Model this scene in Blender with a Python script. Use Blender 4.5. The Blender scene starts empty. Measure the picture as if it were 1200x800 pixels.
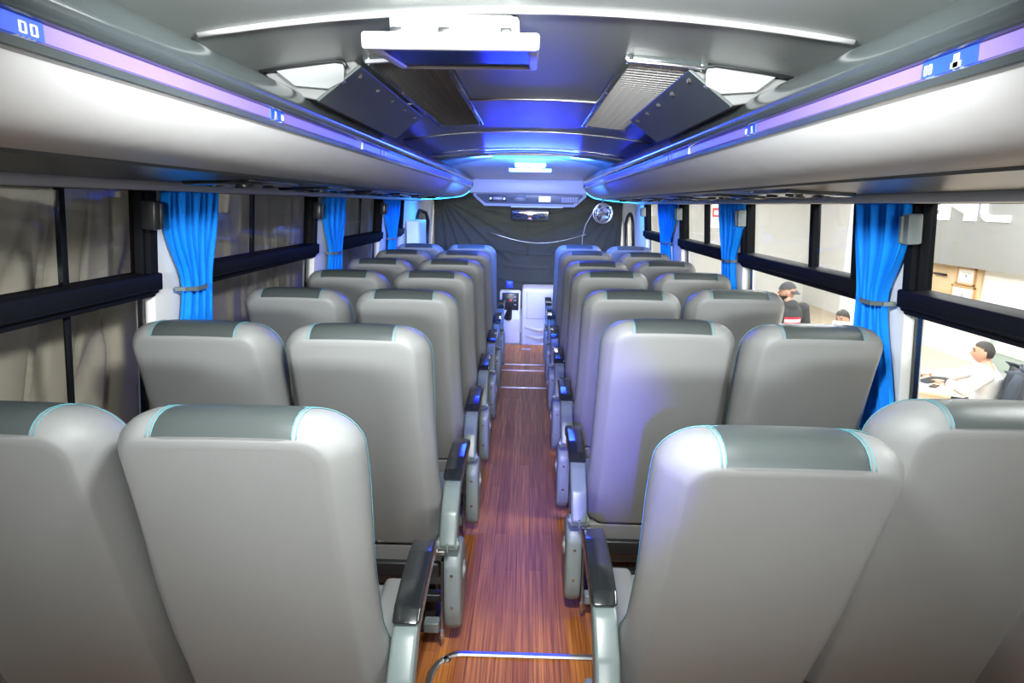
import bpy, bmesh, math, random
from mathutils import Vector, Matrix
random.seed(7)
PI = math.pi
scene = bpy.context.scene
COL = scene.collection

# ------------------------------------------------------------------ materials
MATS = {}
def mat(name, color, rough=0.5, metal=0.0, coat=0.0, noise=0.0, nscale=20.0, bump=0.0, bscale=200.0,
        emit=None, estr=0.0, spec=0.5, sheen=0.0):
    m = bpy.data.materials.new(name); m.use_nodes = True
    nt = m.node_tree; b = nt.nodes['Principled BSDF']
    b.inputs['Base Color'].default_value = (*color, 1)
    b.inputs['Roughness'].default_value = rough
    b.inputs['Metallic'].default_value = metal
    b.inputs['Coat Weight'].default_value = coat
    b.inputs['Coat Roughness'].default_value = 0.12
    b.inputs['Specular IOR Level'].default_value = spec
    b.inputs['Sheen Weight'].default_value = sheen
    tc = nt.nodes.new('ShaderNodeTexCoord')
    if noise > 0:
        n = nt.nodes.new('ShaderNodeTexNoise'); n.inputs['Scale'].default_value = nscale
        n.inputs['Detail'].default_value = 4
        nt.links.new(tc.outputs['Object'], n.inputs['Vector'])
        r = nt.nodes.new('ShaderNodeMapRange')
        r.inputs['To Min'].default_value = 1 - noise; r.inputs['To Max'].default_value = 1 + noise
        nt.links.new(n.outputs['Fac'], r.inputs['Value'])
        mx = nt.nodes.new('ShaderNodeVectorMath'); mx.operation = 'SCALE'
        mx.inputs[0].default_value = color
        nt.links.new(r.outputs['Result'], mx.inputs['Scale'])
        nt.links.new(mx.outputs['Vector'], b.inputs['Base Color'])
    if bump > 0:
        n2 = nt.nodes.new('ShaderNodeTexNoise'); n2.inputs['Scale'].default_value = bscale
        n2.inputs['Detail'].default_value = 3
        nt.links.new(tc.outputs['Object'], n2.inputs['Vector'])
        bp = nt.nodes.new('ShaderNodeBump'); bp.inputs['Strength'].default_value = bump
        bp.inputs['Distance'].default_value = 0.002
        nt.links.new(n2.outputs['Fac'], bp.inputs['Height'])
        nt.links.new(bp.outputs['Normal'], b.inputs['Normal'])
    if emit:
        b.inputs['Emission Color'].default_value = (*emit, 1)
        b.inputs['Emission Strength'].default_value = estr
    MATS[name] = m
    return m

mat('seat_leather', (0.198, 0.204, 0.197), 0.46, noise=0.05, nscale=6, bump=0.25, bscale=900, spec=0.35)
mat('seat_dark', (0.050, 0.060, 0.058), 0.38, noise=0.06, nscale=8, bump=0.25, bscale=900)
mat('stitch', (0.09, 0.25, 0.28), 0.7)
mat('arm_grey', (0.125, 0.158, 0.153), 0.35, noise=0.04)
mat('pod_grey', (0.19, 0.225, 0.228), 0.42, noise=0.08, nscale=14)
mat('black_plastic', (0.016, 0.017, 0.018), 0.34, noise=0.1)
mat('black_gloss', (0.012, 0.014, 0.015), 0.16, coat=0.4)
mat('screen_black', (0.005, 0.0055, 0.006), 0.3, spec=0.03)
mat('black_frame', (0.008, 0.009, 0.011), 0.6, noise=0.1, spec=0.04)
mat('rail_gloss', (0.045, 0.055, 0.055), 0.20, coat=0.4, noise=0.06)
mat('bin_white', (0.47, 0.47, 0.455), 0.55, noise=0.05, nscale=5, bump=0.5, bscale=14)
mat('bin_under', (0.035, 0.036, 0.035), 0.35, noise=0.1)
mat('lavender', (0.20, 0.145, 0.46), 0.35, noise=0.05, nscale=8)
mat('sticker_blue', (0.02, 0.07, 0.62), 0.4, noise=0.15, nscale=40)
mat('sticker_white', (0.5, 0.56, 0.58), 0.5)
mat('ceiling_grey', (0.235, 0.258, 0.245), 0.34, noise=0.04, nscale=2, bump=0.08, bscale=40)
mat('seam_grey', (0.36, 0.36, 0.36), 0.45, noise=0.03)
mat('chrome', (0.75, 0.75, 0.75), 0.22, metal=1.0)
mat('steel', (0.55, 0.55, 0.55), 0.35, metal=1.0, noise=0.1)
mat('white_plastic', (0.62, 0.62, 0.60), 0.35, noise=0.02)
mat('wall_white', (0.74, 0.75, 0.72), 0.5, noise=0.03)
mat('curtain_blue', (0.003, 0.25, 0.90), 0.75, noise=0.12, nscale=30, spec=0.2)
mat('drape_brown', (0.66, 0.60, 0.50), 0.9, noise=0.15, nscale=6)
mat('drape_black', (0.040, 0.046, 0.041), 0.85, noise=0.25, nscale=4)
mat('dash_white', (0.62, 0.60, 0.60), 0.4, noise=0.04)
mat('console_grey', (0.075, 0.085, 0.10), 0.4, noise=0.08)
mat('panel_grey', (0.33, 0.33, 0.36), 0.4, noise=0.03)
mat('grille_metal', (0.52, 0.52, 0.54), 0.35, metal=0.7, noise=0.1)
mat('dark_void', (0.006, 0.006, 0.007), 0.7, noise=0.1)
mat('box_dark', (0.055, 0.068, 0.064), 0.45, noise=0.08)
mat('plate_grey', (0.24, 0.25, 0.245), 0.5, noise=0.03)
mat('box_grey', (0.15, 0.155, 0.15), 0.5, noise=0.05)
mat('led_blue', (0.02, 0.06, 0.8), 0.4, emit=(0.015, 0.07, 1.0), estr=5.0)
mat('led_cyan', (0.1, 0.5, 0.9), 0.4, emit=(0.03, 0.35, 1.0), estr=7.0)
mat('lamp_white', (0.9, 0.9, 0.9), 0.4, emit=(1.0, 0.96, 0.9), estr=4.0)
mat('lcd_white', (0.8, 0.8, 0.8), 0.3, emit=(0.9, 0.92, 1.0), estr=0.9)
mat('lcd_dim', (0.1, 0.1, 0.2), 0.3, emit=(0.3, 0.32, 0.55), estr=0.5)
mat('red_led', (0.5, 0.02, 0.03), 0.3, emit=(1.0, 0.06, 0.08), estr=1.0)
mat('mirror', (0.8, 0.8, 0.85), 0.03, metal=1.0)
# showroom
mat('room_white', (0.84, 0.85, 0.84), 0.7, noise=0.02)
mat('room_band', (0.29, 0.30, 0.30), 0.6, noise=0.02)
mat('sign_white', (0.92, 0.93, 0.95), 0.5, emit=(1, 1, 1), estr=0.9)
mat('room_wood', (0.62, 0.45, 0.26), 0.5, noise=0.12, nscale=3)
mat('frame_gold', (0.50, 0.30, 0.12), 0.4, noise=0.1)
mat('paper', (0.82, 0.82, 0.80), 0.7)
mat('desk_wood', (0.74, 0.54, 0.36), 0.5, noise=0.06, nscale=4)
mat('room_floor', (0.52, 0.42, 0.30), 0.35, noise=0.12, nscale=3)
mat('green_glass', (0.34, 0.44, 0.42), 0.3, noise=0.05)
mat('skin', (0.50, 0.27, 0.18), 0.5, noise=0.05)
mat('hair', (0.022, 0.018, 0.016), 0.6, noise=0.3, nscale=60)
mat('shirt_white', (0.82, 0.84, 0.88), 0.8, noise=0.03)
mat('cloth_black', (0.030, 0.032, 0.036), 0.85, noise=0.15)
mat('cloth_navy', (0.035, 0.045, 0.065), 0.85, noise=0.15)
mat('cap_grey', (0.055, 0.058, 0.062), 0.85, noise=0.12)
mat('print_red', (0.65, 0.02, 0.06), 0.7)
mat('print_white', (0.75, 0.75, 0.75), 0.7)
mat('monitor_grey', (0.38, 0.39, 0.38), 0.45, noise=0.05)
mat('sign_red', (0.7, 0.05, 0.06), 0.5)

def wood_floor():
    m = bpy.data.materials.new('wood_floor'); m.use_nodes = True
    nt = m.node_tree; b = nt.nodes['Principled BSDF']; L = nt.links
    tc = nt.nodes.new('ShaderNodeTexCoord')
    mp = nt.nodes.new('ShaderNodeMapping'); mp.inputs['Rotation'].default_value = (0, 0, PI / 2)
    L.new(tc.outputs['Object'], mp.inputs['Vector'])
    br = nt.nodes.new('ShaderNodeTexBrick')
    br.inputs['Scale'].default_value = 1.0
    br.inputs['Brick Width'].default_value = 0.85; br.inputs['Row Height'].default_value = 0.055
    br.inputs['Mortar Size'].default_value = 0.0009; br.inputs['Mortar Smooth'].default_value = 0.1
    br.inputs['Color1'].default_value = (0.32, 0.105, 0.024, 1)
    br.inputs['Color2'].default_value = (0.48, 0.18, 0.045, 1)
    br.inputs['Mortar'].default_value = (0.14, 0.05, 0.025, 1)
    br.offset = 0.37; br.offset_frequency = 2
    L.new(mp.outputs['Vector'], br.inputs['Vector'])
    mp2 = nt.nodes.new('ShaderNodeMapping'); mp2.inputs['Scale'].default_value = (150, 2.2, 1)
    L.new(tc.outputs['Object'], mp2.inputs['Vector'])
    n = nt.nodes.new('ShaderNodeTexNoise'); n.inputs['Scale'].default_value = 1.0; n.inputs['Detail'].default_value = 5
    L.new(mp2.outputs['Vector'], n.inputs['Vector'])
    rp = nt.nodes.new('ShaderNodeValToRGB')
    rp.color_ramp.elements[0].position = 0.34; rp.color_ramp.elements[0].color = (0.50, 0.42, 0.38, 1)
    rp.color_ramp.elements[1].position = 0.70; rp.color_ramp.elements[1].color = (1.35, 1.35, 1.3, 1)
    L.new(n.outputs['Fac'], rp.inputs['Fac'])
    mx = nt.nodes.new('ShaderNodeVectorMath'); mx.operation = 'MULTIPLY'
    L.new(br.outputs['Color'], mx.inputs[0]); L.new(rp.outputs['Color'], mx.inputs[1])
    L.new(mx.outputs['Vector'], b.inputs['Base Color'])
    b.inputs['Roughness'].default_value = 0.45; b.inputs['Specular IOR Level'].default_value = 0.22
    MATS['wood_floor'] = m
wood_floor()

def glass_mat(name, tint, extra=0.0):
    m = bpy.data.materials.new(name); m.use_nodes = True
    nt = m.node_tree; nt.nodes.clear()
    out = nt.nodes.new('ShaderNodeOutputMaterial')
    tr = nt.nodes.new('ShaderNodeBsdfTransparent'); tr.inputs['Color'].default_value = (*tint, 1)
    gl = nt.nodes.new('ShaderNodeBsdfGlossy'); gl.inputs['Roughness'].default_value = 0.03
    gl.inputs['Color'].default_value = (0.9, 0.9, 0.9, 1)
    lw = nt.nodes.new('ShaderNodeLayerWeight'); lw.inputs['Blend'].default_value = 0.5
    pw = nt.nodes.new('ShaderNodeMath'); pw.operation = 'POWER'; pw.inputs[1].default_value = 5.0
    fr = nt.nodes.new('ShaderNodeMath'); fr.operation = 'MULTIPLY_ADD'; fr.inputs[1].default_value = 0.92; fr.inputs[2].default_value = 0.07
    nt.links.new(lw.outputs['Facing'], pw.inputs[0]); nt.links.new(pw.outputs['Value'], fr.inputs[0])
    mx = nt.nodes.new('ShaderNodeMixShader')
    nt.links.new(fr.outputs['Value'], mx.inputs['Fac'])
    nt.links.new(tr.outputs['BSDF'], mx.inputs[1]); nt.links.new(gl.outputs['BSDF'], mx.inputs[2])
    nt.links.new(mx.outputs['Shader'], out.inputs['Surface'])
    MATS[name] = m
glass_mat('glass', (0.90, 0.92, 0.91))
glass_mat('glass_dark', (0.72, 0.72, 0.70))

# ------------------------------------------------------------------ mesh helpers
def rbox(bm, lo, hi, bev=0.0, seg=2, M=None):
    lo = Vector(lo); hi = Vector(hi)
    mt = Matrix.Translation((lo + hi) / 2) @ Matrix.Diagonal((*(hi - lo), 1))
    if M is not None: mt = M @ mt
    r = bmesh.ops.create_cube(bm, size=1.0, matrix=mt)
    if bev > 0:
        vs = set(r['verts'])
        es = [e for e in bm.edges if e.verts[0] in vs and e.verts[1] in vs]
        bmesh.ops.bevel(bm, geom=es, offset=bev, segments=seg, profile=0.5, affect='EDGES', clamp_overlap=True)

def tube(bm, pts, r, n=10, caps=True, closed=False, flat=None):
    pts = [Vector(p) for p in pts]; N = len(pts); rings = []
    prev = None
    for i, p in enumerate(pts):
        if closed: t = pts[(i + 1) % N] - pts[i - 1]
        elif i == 0: t = pts[1] - p
        elif i == N - 1: t = p - pts[i - 1]
        else: t = pts[i + 1] - pts[i - 1]
        t.normalize()
        if prev is None:
            a = Vector((0, 0, 1)) if abs(t.z) < 0.9 else Vector((1, 0, 0))
            u = t.cross(a).normalized()
        else:
            u = (prev - t * prev.dot(t)).normalized()
        prev = u; v = t.cross(u)
        rr = r[i] if isinstance(r, (list, tuple)) else r
        rings.append([bm.verts.new(p + rr * (math.cos(2 * PI * k / n) * u + math.sin(2 * PI * k / n) * v)) for k in range(n)])
    m = N if closed else N - 1
    for i in range(m):
        a, b = rings[i], rings[(i + 1) % N]
        for k in range(n):
            bm.faces.new((a[k], a[(k + 1) % n], b[(k + 1) % n], b[k]))
    if caps and not closed:
        bm.faces.new(rings[0][::-1]); bm.faces.new(rings[-1])

def prism(bm, poly, a0, a1, axis='Y', bev=0.0, seg=2):
    """poly: 2-D outline; axis X -> (y,z), Y -> (x,z), Z -> (x,y)."""
    def P(p, a):
        if axis == 'X': return (a, p[0], p[1])
        if axis == 'Y': return (p[0], a, p[1])
        return (p[0], p[1], a)
    v0 = [bm.verts.new(P(p, a0)) for p in poly]; v1 = [bm.verts.new(P(p, a1)) for p in poly]
    fs = [bm.faces.new(v0), bm.faces.new(v1[::-1])]
    n = len(poly)
    for i in range(n):
        fs.append(bm.faces.new((v0[i], v1[i], v1[(i + 1) % n], v0[(i + 1) % n])))
    bmesh.ops.recalc_face_normals(bm, faces=fs)
    if bev > 0:
        vs = set(v0 + v1)
        es = [e for e in bm.edges if e.verts[0] in vs and e.verts[1] in vs]
        bmesh.ops.bevel(bm, geom=es, offset=bev, segments=seg, profile=0.5, affect='EDGES', clamp_overlap=True)

def sweep(bm, prof, ys, closed=True, caps=True):
    """profile of (x,z) swept along stations ys."""
    rows = [[bm.verts.new((x, y, z)) for x, z in prof] for y in ys]
    n = len(prof); fs = []
    for a, b in zip(rows, rows[1:]):
        for i in range(n if closed else n - 1):
            fs.append(bm.faces.new((a[i], a[(i + 1) % n], b[(i + 1) % n], b[i])))
    if closed and caps:
        fs.append(bm.faces.new(rows[0][::-1])); fs.append(bm.faces.new(rows[-1]))
    bmesh.ops.recalc_face_normals(bm, faces=fs)

def cyl(bm, c, r, h, axis='Z', n=20, r2=None):
    M = Matrix.Translation(c)
    if axis == 'X': M = M @ Matrix.Rotation(PI / 2, 4, 'Y')
    if axis == 'Y': M = M @ Matrix.Rotation(-PI / 2, 4, 'X')
    bmesh.ops.create_cone(bm, cap_ends=True, segments=n, radius1=r, radius2=r if r2 is None else r2, depth=h, matrix=M)

def grid(bm, nu, nv, f):
    V = [[bm.verts.new(f(i / nu, j / nv)) for j in range(nv + 1)] for i in range(nu + 1)]
    for i in range(nu):
        for j in range(nv):
            bm.faces.new((V[i][j], V[i + 1][j], V[i + 1][j + 1], V[i][j + 1]))

def obj(name, bm, m, parent=None, smooth=35, label=None):
    me = bpy.data.meshes.new(name)
    if smooth:
        lim = math.radians(smooth)
        for f in bm.faces: f.smooth = True
        for e in bm.edges:
            if len(e.link_faces) == 2 and e.calc_face_angle(0) > lim: e.smooth = False
    bm.to_mesh(me); bm.free()
    me.materials.append(MATS[m])
    o = bpy.data.objects.new(name, me); COL.objects.link(o)
    if parent: o.parent = parent
    if label: o['label'] = label
    return o

def tag(o, label, cat, group=None):
    o['label'] = label; o['category'] = cat
    if group: o['group'] = group
    return o

def thing(name, label, cat, loc=(0, 0, 0), group=None):
    o = bpy.data.objects.new(name, None); COL.objects.link(o)
    o.empty_display_size = 0.1
    o.location = loc
    return tag(o, label, cat, group)

def struct(name, bm, m, smooth=35):
    o = obj(name, bm, m, None, smooth); o['kind'] = 'structure'
    return o

def BM(): return bmesh.new()

def copy_tree(o, parent=None):
    c = o.copy(); COL.objects.link(c)
    if parent: c.parent = parent
    for ch in list(o.children):
        copy_tree(ch, c)
    return c

# ------------------------------------------------------------------ camera
CAMP = Vector((0.0235, 0, 1.575))
pi_, ya, ro = math.radians(12.075), math.radians(-1.354), math.radians(0.991)
fwd = Vector((math.sin(ya) * math.cos(pi_), math.cos(ya) * math.cos(pi_), -math.sin(pi_)))
rgt = Vector((math.cos(ya), -math.sin(ya), 0)); up = rgt.cross(fwd)
r2 = math.cos(ro) * rgt + math.sin(ro) * up
u2 = -math.sin(ro) * rgt + math.cos(ro) * up
cd = bpy.data.cameras.new('camera'); cam = bpy.data.objects.new('camera', cd); COL.objects.link(cam)
R3 = Matrix((r2, u2, -fwd)).transposed()
cam.matrix_world = Matrix.Translation(CAMP) @ R3.to_4x4()
cd.sensor_width = 36; cd.lens = 750 / 1200 * 36; cd.clip_start = 0.02
cd.dof.use_dof = False
scene.camera = cam

# ------------------------------------------------------------------ shell
Y0, Y1 = -3.2, 8.55
WX = 1.23; YS = 1.06
bm = BM(); rbox(bm, (-1.40, Y0, -0.12), (1.40, 7.2, 0.0)); struct('floor', bm, 'wood_floor', 0)
bm = BM(); rbox(bm, (-1.42, 7.2, -0.45), (1.42, Y1, -0.12)); struct('trim_1', bm, 'dash_white', 0)

CW = 0.72
def cz(x): return 1.968 - 0.115 * x * x
bm = BM()
prof = [(-CW + 2 * CW * i / 24, cz(-CW + 2 * CW * i / 24)) for i in range(25)]
prof = prof + [(x, z + 0.05) for x, z in reversed(prof)]
sweep(bm, prof, [Y0, 5.05]); struct('ceiling', bm, 'ceiling_grey')

# front dome: white cap sloping down from the ceiling end to the console
bm = BM()
def dome(u, v):
    x = (u * 2 - 1) * 0.95
    arc = 5.25 - 0.55 * (1 - min(1.0, abs(x) / 0.72) ** 2) + (0.9 if abs(x) > 0.72 else 0) * 0
    y = arc + (7.05 - arc) * v
    z0 = min(cz(x), 1.96) + 0.012
    z = z0 + (1.835 - z0) * (v ** 1.35)
    return (x, y, z)
grid(bm, 30, 14, dome)
o = struct('trim_2', bm, 'white_plastic', 60)
sd = o.modifiers.new('thick', 'SOLIDIFY'); sd.thickness = 0.02; sd.offset = 1
# ceiling end filler (grey arcs left and right of the lamp)
bm = BM()
def fill(u, v):
    x = (u * 2 - 1) * 0.9
    y0 = 4.9; arc = 5.25 + 0.75 * (abs(x) / 0.72) ** 1.6
    return (x, y0 + (arc - y0) * v, min(cz(x), 1.968) - 0.004 - 0.012 * v)
grid(bm, 30, 6, fill)
o = struct('trim_3', bm, 'ceiling_grey', 60)
sd = o.modifiers.new('thick', 'SOLIDIFY'); sd.thickness = 0.012; sd.offset = 1

# ceiling seam mouldings
k = 4
for Y, r, m_ in ((1.43, 0.0075, 'seam_grey'), (2.57, 0.004, 'steel'), (3.66, 0.0045, 'steel'), (4.7, 0.004, 'steel')):
    bm = BM(); tube(bm, [(x, Y, cz(x) - 0.002) for x in [-0.68 + 1.36 * i / 20 for i in range(21)]], r, 8)
    struct('trim_%d' % k, bm, m_); k += 1

# roof above the racks, rear wall, front wall surround
bm = BM(); rbox(bm, (-1.32, Y0, 2.03), (1.32, Y1, 2.08))
rbox(bm, (-1.32, Y0, 1.66), (-1.25, Y1, 2.03)); rbox(bm, (1.25, Y0, 1.66), (1.32, Y1, 2.03))
struct('trim_8', bm, 'wall_white', 0)
bm = BM(); rbox(bm, (-1.46, Y0 - 0.06, -0.12), (1.46, Y0, 2.08)); struct('wall_rear', bm, 'wall_white', 0)
bm = BM()
rbox(bm, (-1.46, Y1, -0.45), (1.46, Y1 + 0.06, 0.7)); rbox(bm, (-1.32, Y1, 1.72), (1.32, Y1 + 0.06, 2.08))
struct('wall_front', bm, 'wall_white', 0)

# side walls with window openings
SILL, HEAD = 0.78, 1.62
LEAN = 0.075
def lean_bm(bm, s):
    for v in bm.verts: v.co.x += s * LEAN * (1.50 - min(v.co.z, 1.62))
def lean_obj(o, s):
    o.rotation_euler.y = -s * LEAN; o.location.x += s * LEAN * (1.50 - o.location.z)
BAYL = [(-1.1, 0.36), (0.70, 2.015), (2.34, 3.575), (3.92, 5.165), (5.50, 6.05), (6.75, 7.60)]
BAYR = [(-1.1, 0.28), (0.62, 1.97), (2.25, 3.50), (3.80, 4.93), (5.25, 6.45), (7.15, 7.75)]
BAYL = [(a * YS, b * YS) for a, b in BAYL]; BAYR = [(a * YS, b * YS) for a, b in BAYR]
for s, bays, nm in ((-1, BAYL, 'wall_left'), (1, BAYR, 'wall_right')):
    bm = BM()
    xi, xo = s * WX, s * (WX + 0.07)
    a, b = min(xi, xo), max(xi, xo)
    rbox(bm, (a, Y0, -0.45), (b, Y1, SILL)); rbox(bm, (a, Y0, HEAD), (b, Y1, 1.70))
    ys = [Y0] + [v for bay in bays for v in bay] + [Y1]
    for i in range(0, len(ys), 2):
        rbox(bm, (a, ys[i], SILL), (b, ys[i + 1], HEAD), 0.006)
    y0_, y1_ = bays[-1]
    rbox(bm, (a, y0_, SILL), (b, y1_, 1.02), 0.004)
    lean_bm(bm, s); struct(nm, bm, 'wall_white', 30)
    # ledge strip that hides the window heads
    bm = BM(); rbox(bm, (min(s * 1.14, s * 1.25), Y0, 1.599), (max(s * 1.14, s * 1.25), 7.0, 1.629), 0.008, 2)
    struct('trim_%d' % (9 if s < 0 else 10), bm, 'panel_grey' if s < 0 else 'wall_white')

def window(n, s, y0, y1, stile=None, dark=False, rail=True, latch=True):
    """black framed window: sliding upper panes over a heavy black rail, fixed pane beneath."""
    e = bpy.data.objects.new('window_%d' % n, None); COL.objects.link(e); e['kind'] = 'structure'
    e.location = (s * WX, (y0 + y1) / 2, SILL)
    L = e.location
    def X(a, b):
        a, b = s * (a + 0.07), s * (b + 0.07)
        return min(a, b), max(a, b)
    def lb(bm, xa, xb, ya_, yb, za, zb, bev=0.004):
        x0, x1 = X(xa, xb)
        rbox(bm, (x0 - L.x, ya_ - L.y, za - L.z), (x1 - L.x, yb - L.y, zb - L.z), bev, 2)
    bm = BM(); f = 0.045
    lb(bm, 1.145, 1.215, y0, y0 + f, 1.262, HEAD); lb(bm, 1.145, 1.215, y1 - f, y1, 1.262, HEAD)
    lb(bm, 1.192, 1.215, y0, y0 + 0.014, SILL, 1.272); lb(bm, 1.192, 1.215, y1 - 0.014, y1, SILL, 1.272)
    lb(bm, 1.155, 1.215, y0, y1, HEAD - 0.02, HEAD); lb(bm, 1.155, 1.215, y0, y1, SILL, SILL + 0.02)
    lb(bm, 1.16, 1.19, y1 - f - 0.018, y1 - f - 0.004, 1.326, HEAD); lb(bm, 1.16, 1.19, y0 + f + 0.004, y0 + f + 0.018, 1.326, HEAD)
    obj('frame', bm, 'black_frame', e)
    if rail:
        bm = BM()
        lb(bm, 1.13, 1.21, y0, y1, 1.275, 1.333, 0.006); lb(bm, 1.15, 1.21, y0 + 0.01, y1 - 0.01, 1.252, 1.279, 0.004)
        lb(bm, 1.128, 1.14, y0 + 0.01, y1 - 0.01, 1.279, 1.285, 0.002)
        obj('mid_rail', bm, 'black_frame', e)
    g = 'glass_dark' if dark else 'glass'
    def pane(ya_, yb, za, zb, x):
        bm = BM(); vs = [bm.verts.new((s * (x + 0.07) - L.x, a - L.y, b - L.z)) for a, b in ((ya_, za), (yb, za), (yb, zb), (ya_, zb))]
        bm.faces.new(vs if s < 0 else vs[::-1]); obj('glass_pane', bm, g, e, 0)
    if stile:
        pane(y0 + 0.03, stile, 1.326, HEAD, 1.178); pane(stile, y1 - 0.03, 1.326, HEAD, 1.190)
        bm = BM(); lb(bm, 1.176 if s < 0 else 1.165, 1.194 if s < 0 else 1.20, stile - (0.012 if s < 0 else 0.018), stile + (0.012 if s < 0 else 0.018), 1.326, HEAD - 0.01)
        if s < 0 and stile < 2: lb(bm, 1.175, 1.19, stile - 0.008, stile + 0.008, SILL, 1.258)
        obj('stile', bm, 'black_frame', e)
    else:
        pane(y0 + 0.02, y1 - 0.02, 1.326 if rail else SILL, HEAD, 1.182)
    if rail: pane(y0 + 0.01, y1 - 0.01, SILL + 0.01, 1.258, 1.184)
    if latch:
        bm = BM(); lb(bm, 1.105, 1.15, y1 - 0.085, y1 - 0.040, 1.480, 1.572, 0.006); lb(bm, 1.098, 1.108, y1 - 0.060, y1 - 0.045, 1.485, 1.567, 0.003)
        obj('latch', bm, 'black_plastic' if s < 0 else 'pod_grey', e)
    lean_obj(e, s)
    return e
n = 1
for i, (a, b) in enumerate(BAYL[:5]):
    window(n, -1, a, b, stile=[None, 1.74, 2.97, 4.88, None][i], dark=True, latch=i in (1, 2, 3)); n += 1
for i, (a, b) in enumerate(BAYR[:5]):
    window(n, 1, a, b, stile=[None, 1.11, 2.83, 4.54, None][i], latch=i in (1, 2, 3, 4)); n += 1
# lower glazing bar outside the nearest left window's fixed pane
# small arched front quarter windows
for s, (a, b) in ((-1, BAYL[5]), (1, BAYR[5])):
    e = bpy.data.objects.new('window_%d' % n, None); COL.objects.link(e); e['kind'] = 'structure'
    bm = BM()
    pts = [(s * 1.22, a + 0.02, 1.02), (s * 1.22, a + 0.02, 1.36)]
    for t in range(7):
        q = t / 6 * PI / 2
        pts.append((s * 1.22, a + 0.02 + 0.2 * (1 - math.cos(q)), 1.36 + 0.13 * math.sin(q)))
    pts += [(s * 1.22, b - 0.25, 1.46), (s * 1.22, b - 0.04, 1.36), (s * 1.22, b - 0.02, 1.02)]
    tube(bm, pts, 0.022, 8, closed=True); lean_bm(bm, s); obj('frame', bm, 'black_plastic', e)
    bm = BM(); vs = [bm.verts.new((s * 1.255, y, z)) for y, z in ((a, 1.02), (b, 1.02), (b, HEAD), (a, HEAD))]
    bm.faces.new(vs); lean_bm(bm, s); obj('glass_pane', bm, 'glass_dark', e, 0)
    n += 1
    bm = BM(); x0, x1 = sorted((s * WX, s * (WX + 0.03)))
    prism(bm, [(a, 1.62), (a, 1.36), (a + 0.06, 1.45), (a + 0.2, 1.495), (b - 0.25, 1.47), (b, 1.36), (b, 1.62)], x0, x1, 'X')
    lean_bm(bm, s); struct('trim_%d' % (11 if s < 0 else 12), bm, 'wall_white', 20)

# metal nosing strip in the floor: straight across, curling back at the left seats
bm = BM()
pts = [(0.30, 2.0, 0.004), (-0.18, 1.998, 0.004)] + \
      [(-0.18 - 0.10 * math.sin(a), 1.998 - 0.13 * (1 - math.cos(a)), 0.004) for a in [PI / 2 * i / 8 for i in range(1, 9)]] + [(-0.28, 1.55, 0.004)]
for p, q in zip(pts, pts[1:]):
    p = Vector(p); q = Vector(q); d = (q - p).normalized(); w = Vector((-d.y, d.x, 0)) * 0.012
    h = Vector((0, 0, 0.006))
    v = [bm.verts.new(c) for c in (p - w, p + w, q + w, q - w, p - w * .6 + h, p + w * .6 + h, q + w * .6 + h, q - w * .6 + h)]
    for f in ((4, 5, 6, 7), (0, 4, 7, 3), (1, 2, 6, 5), (0, 1, 5, 4), (3, 7, 6, 2)): bm.faces.new([v[i] for i in f])
bmesh.ops.remove_doubles(bm, verts=bm.verts, dist=1e-5)
tag(obj('floor_nosing', bm, 'steel', None, 40), 'metal edging strip curving across the wooden aisle floor nearest the camera', 'floor strip', 'floor strips')
bm = BM(); cyl(bm, (-0.235, 1.965, 0.003), 0.018, 0.006); cyl(bm, (-0.235, 1.965, 0.007), 0.010, 0.006)
tag(obj('floor_bolt', bm, 'chrome'), 'round chrome bolt head in the floor beside the curved metal edging', 'bolt')
for Y, lab in ((5.42, 'first thin metal strip across the aisle, by the fifth seat row'), (6.02, 'middle thin metal strip across the aisle near the front'),
               (6.25, 'last thin metal strip across the aisle before the dashboard')):
    bm = BM(); rbox(bm, (-0.27, Y - 0.012, 0.0), (0.27, Y + 0.012, 0.006), 0.002)
    tag(obj('floor_strip', bm, 'steel'), lab, 'floor strip', 'floor strips')

# ------------------------------------------------------------------ coach seats
def rr_outline(a, h0, h1, r, rb, nc=8, ns=14, nt=10):
    """rounded rectangle, counter-clockwise from bottom left; equal counts whatever the inset."""
    P = []
    for i in range(nt): t = i / nt; P.append((-a + rb + (2 * a - 2 * rb) * t, h0))
    for i in range(nc): q = -PI / 2 + PI / 2 * i / nc; P.append((a - rb + rb * math.cos(q), h0 + rb + rb * math.sin(q)))
    for i in range(ns): t = i / ns; P.append((a, h0 + rb + (h1 - r - h0 - rb) * t))
    for i in range(nc): q = PI / 2 * i / nc; P.append((a - r + r * math.cos(q), h1 - r + r * math.sin(q)))
    for i in range(nt): t = i / nt; P.append((a - r - (2 * a - 2 * r) * t, h1))
    for i in range(nc): q = PI / 2 + PI / 2 * i / nc; P.append((-a + r + r * math.cos(q), h1 - r + r * math.sin(q)))
    for i in range(ns): t = i / ns; P.append((-a, h1 - r - (h1 - r - h0 - rb) * t))
    for i in range(nc): q = PI + PI / 2 * i / nc; P.append((-a + rb + rb * math.cos(q), h0 + rb + rb * math.sin(q)))
    return P

H0, H1, AW = 0.0, 0.882, 0.222
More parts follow.
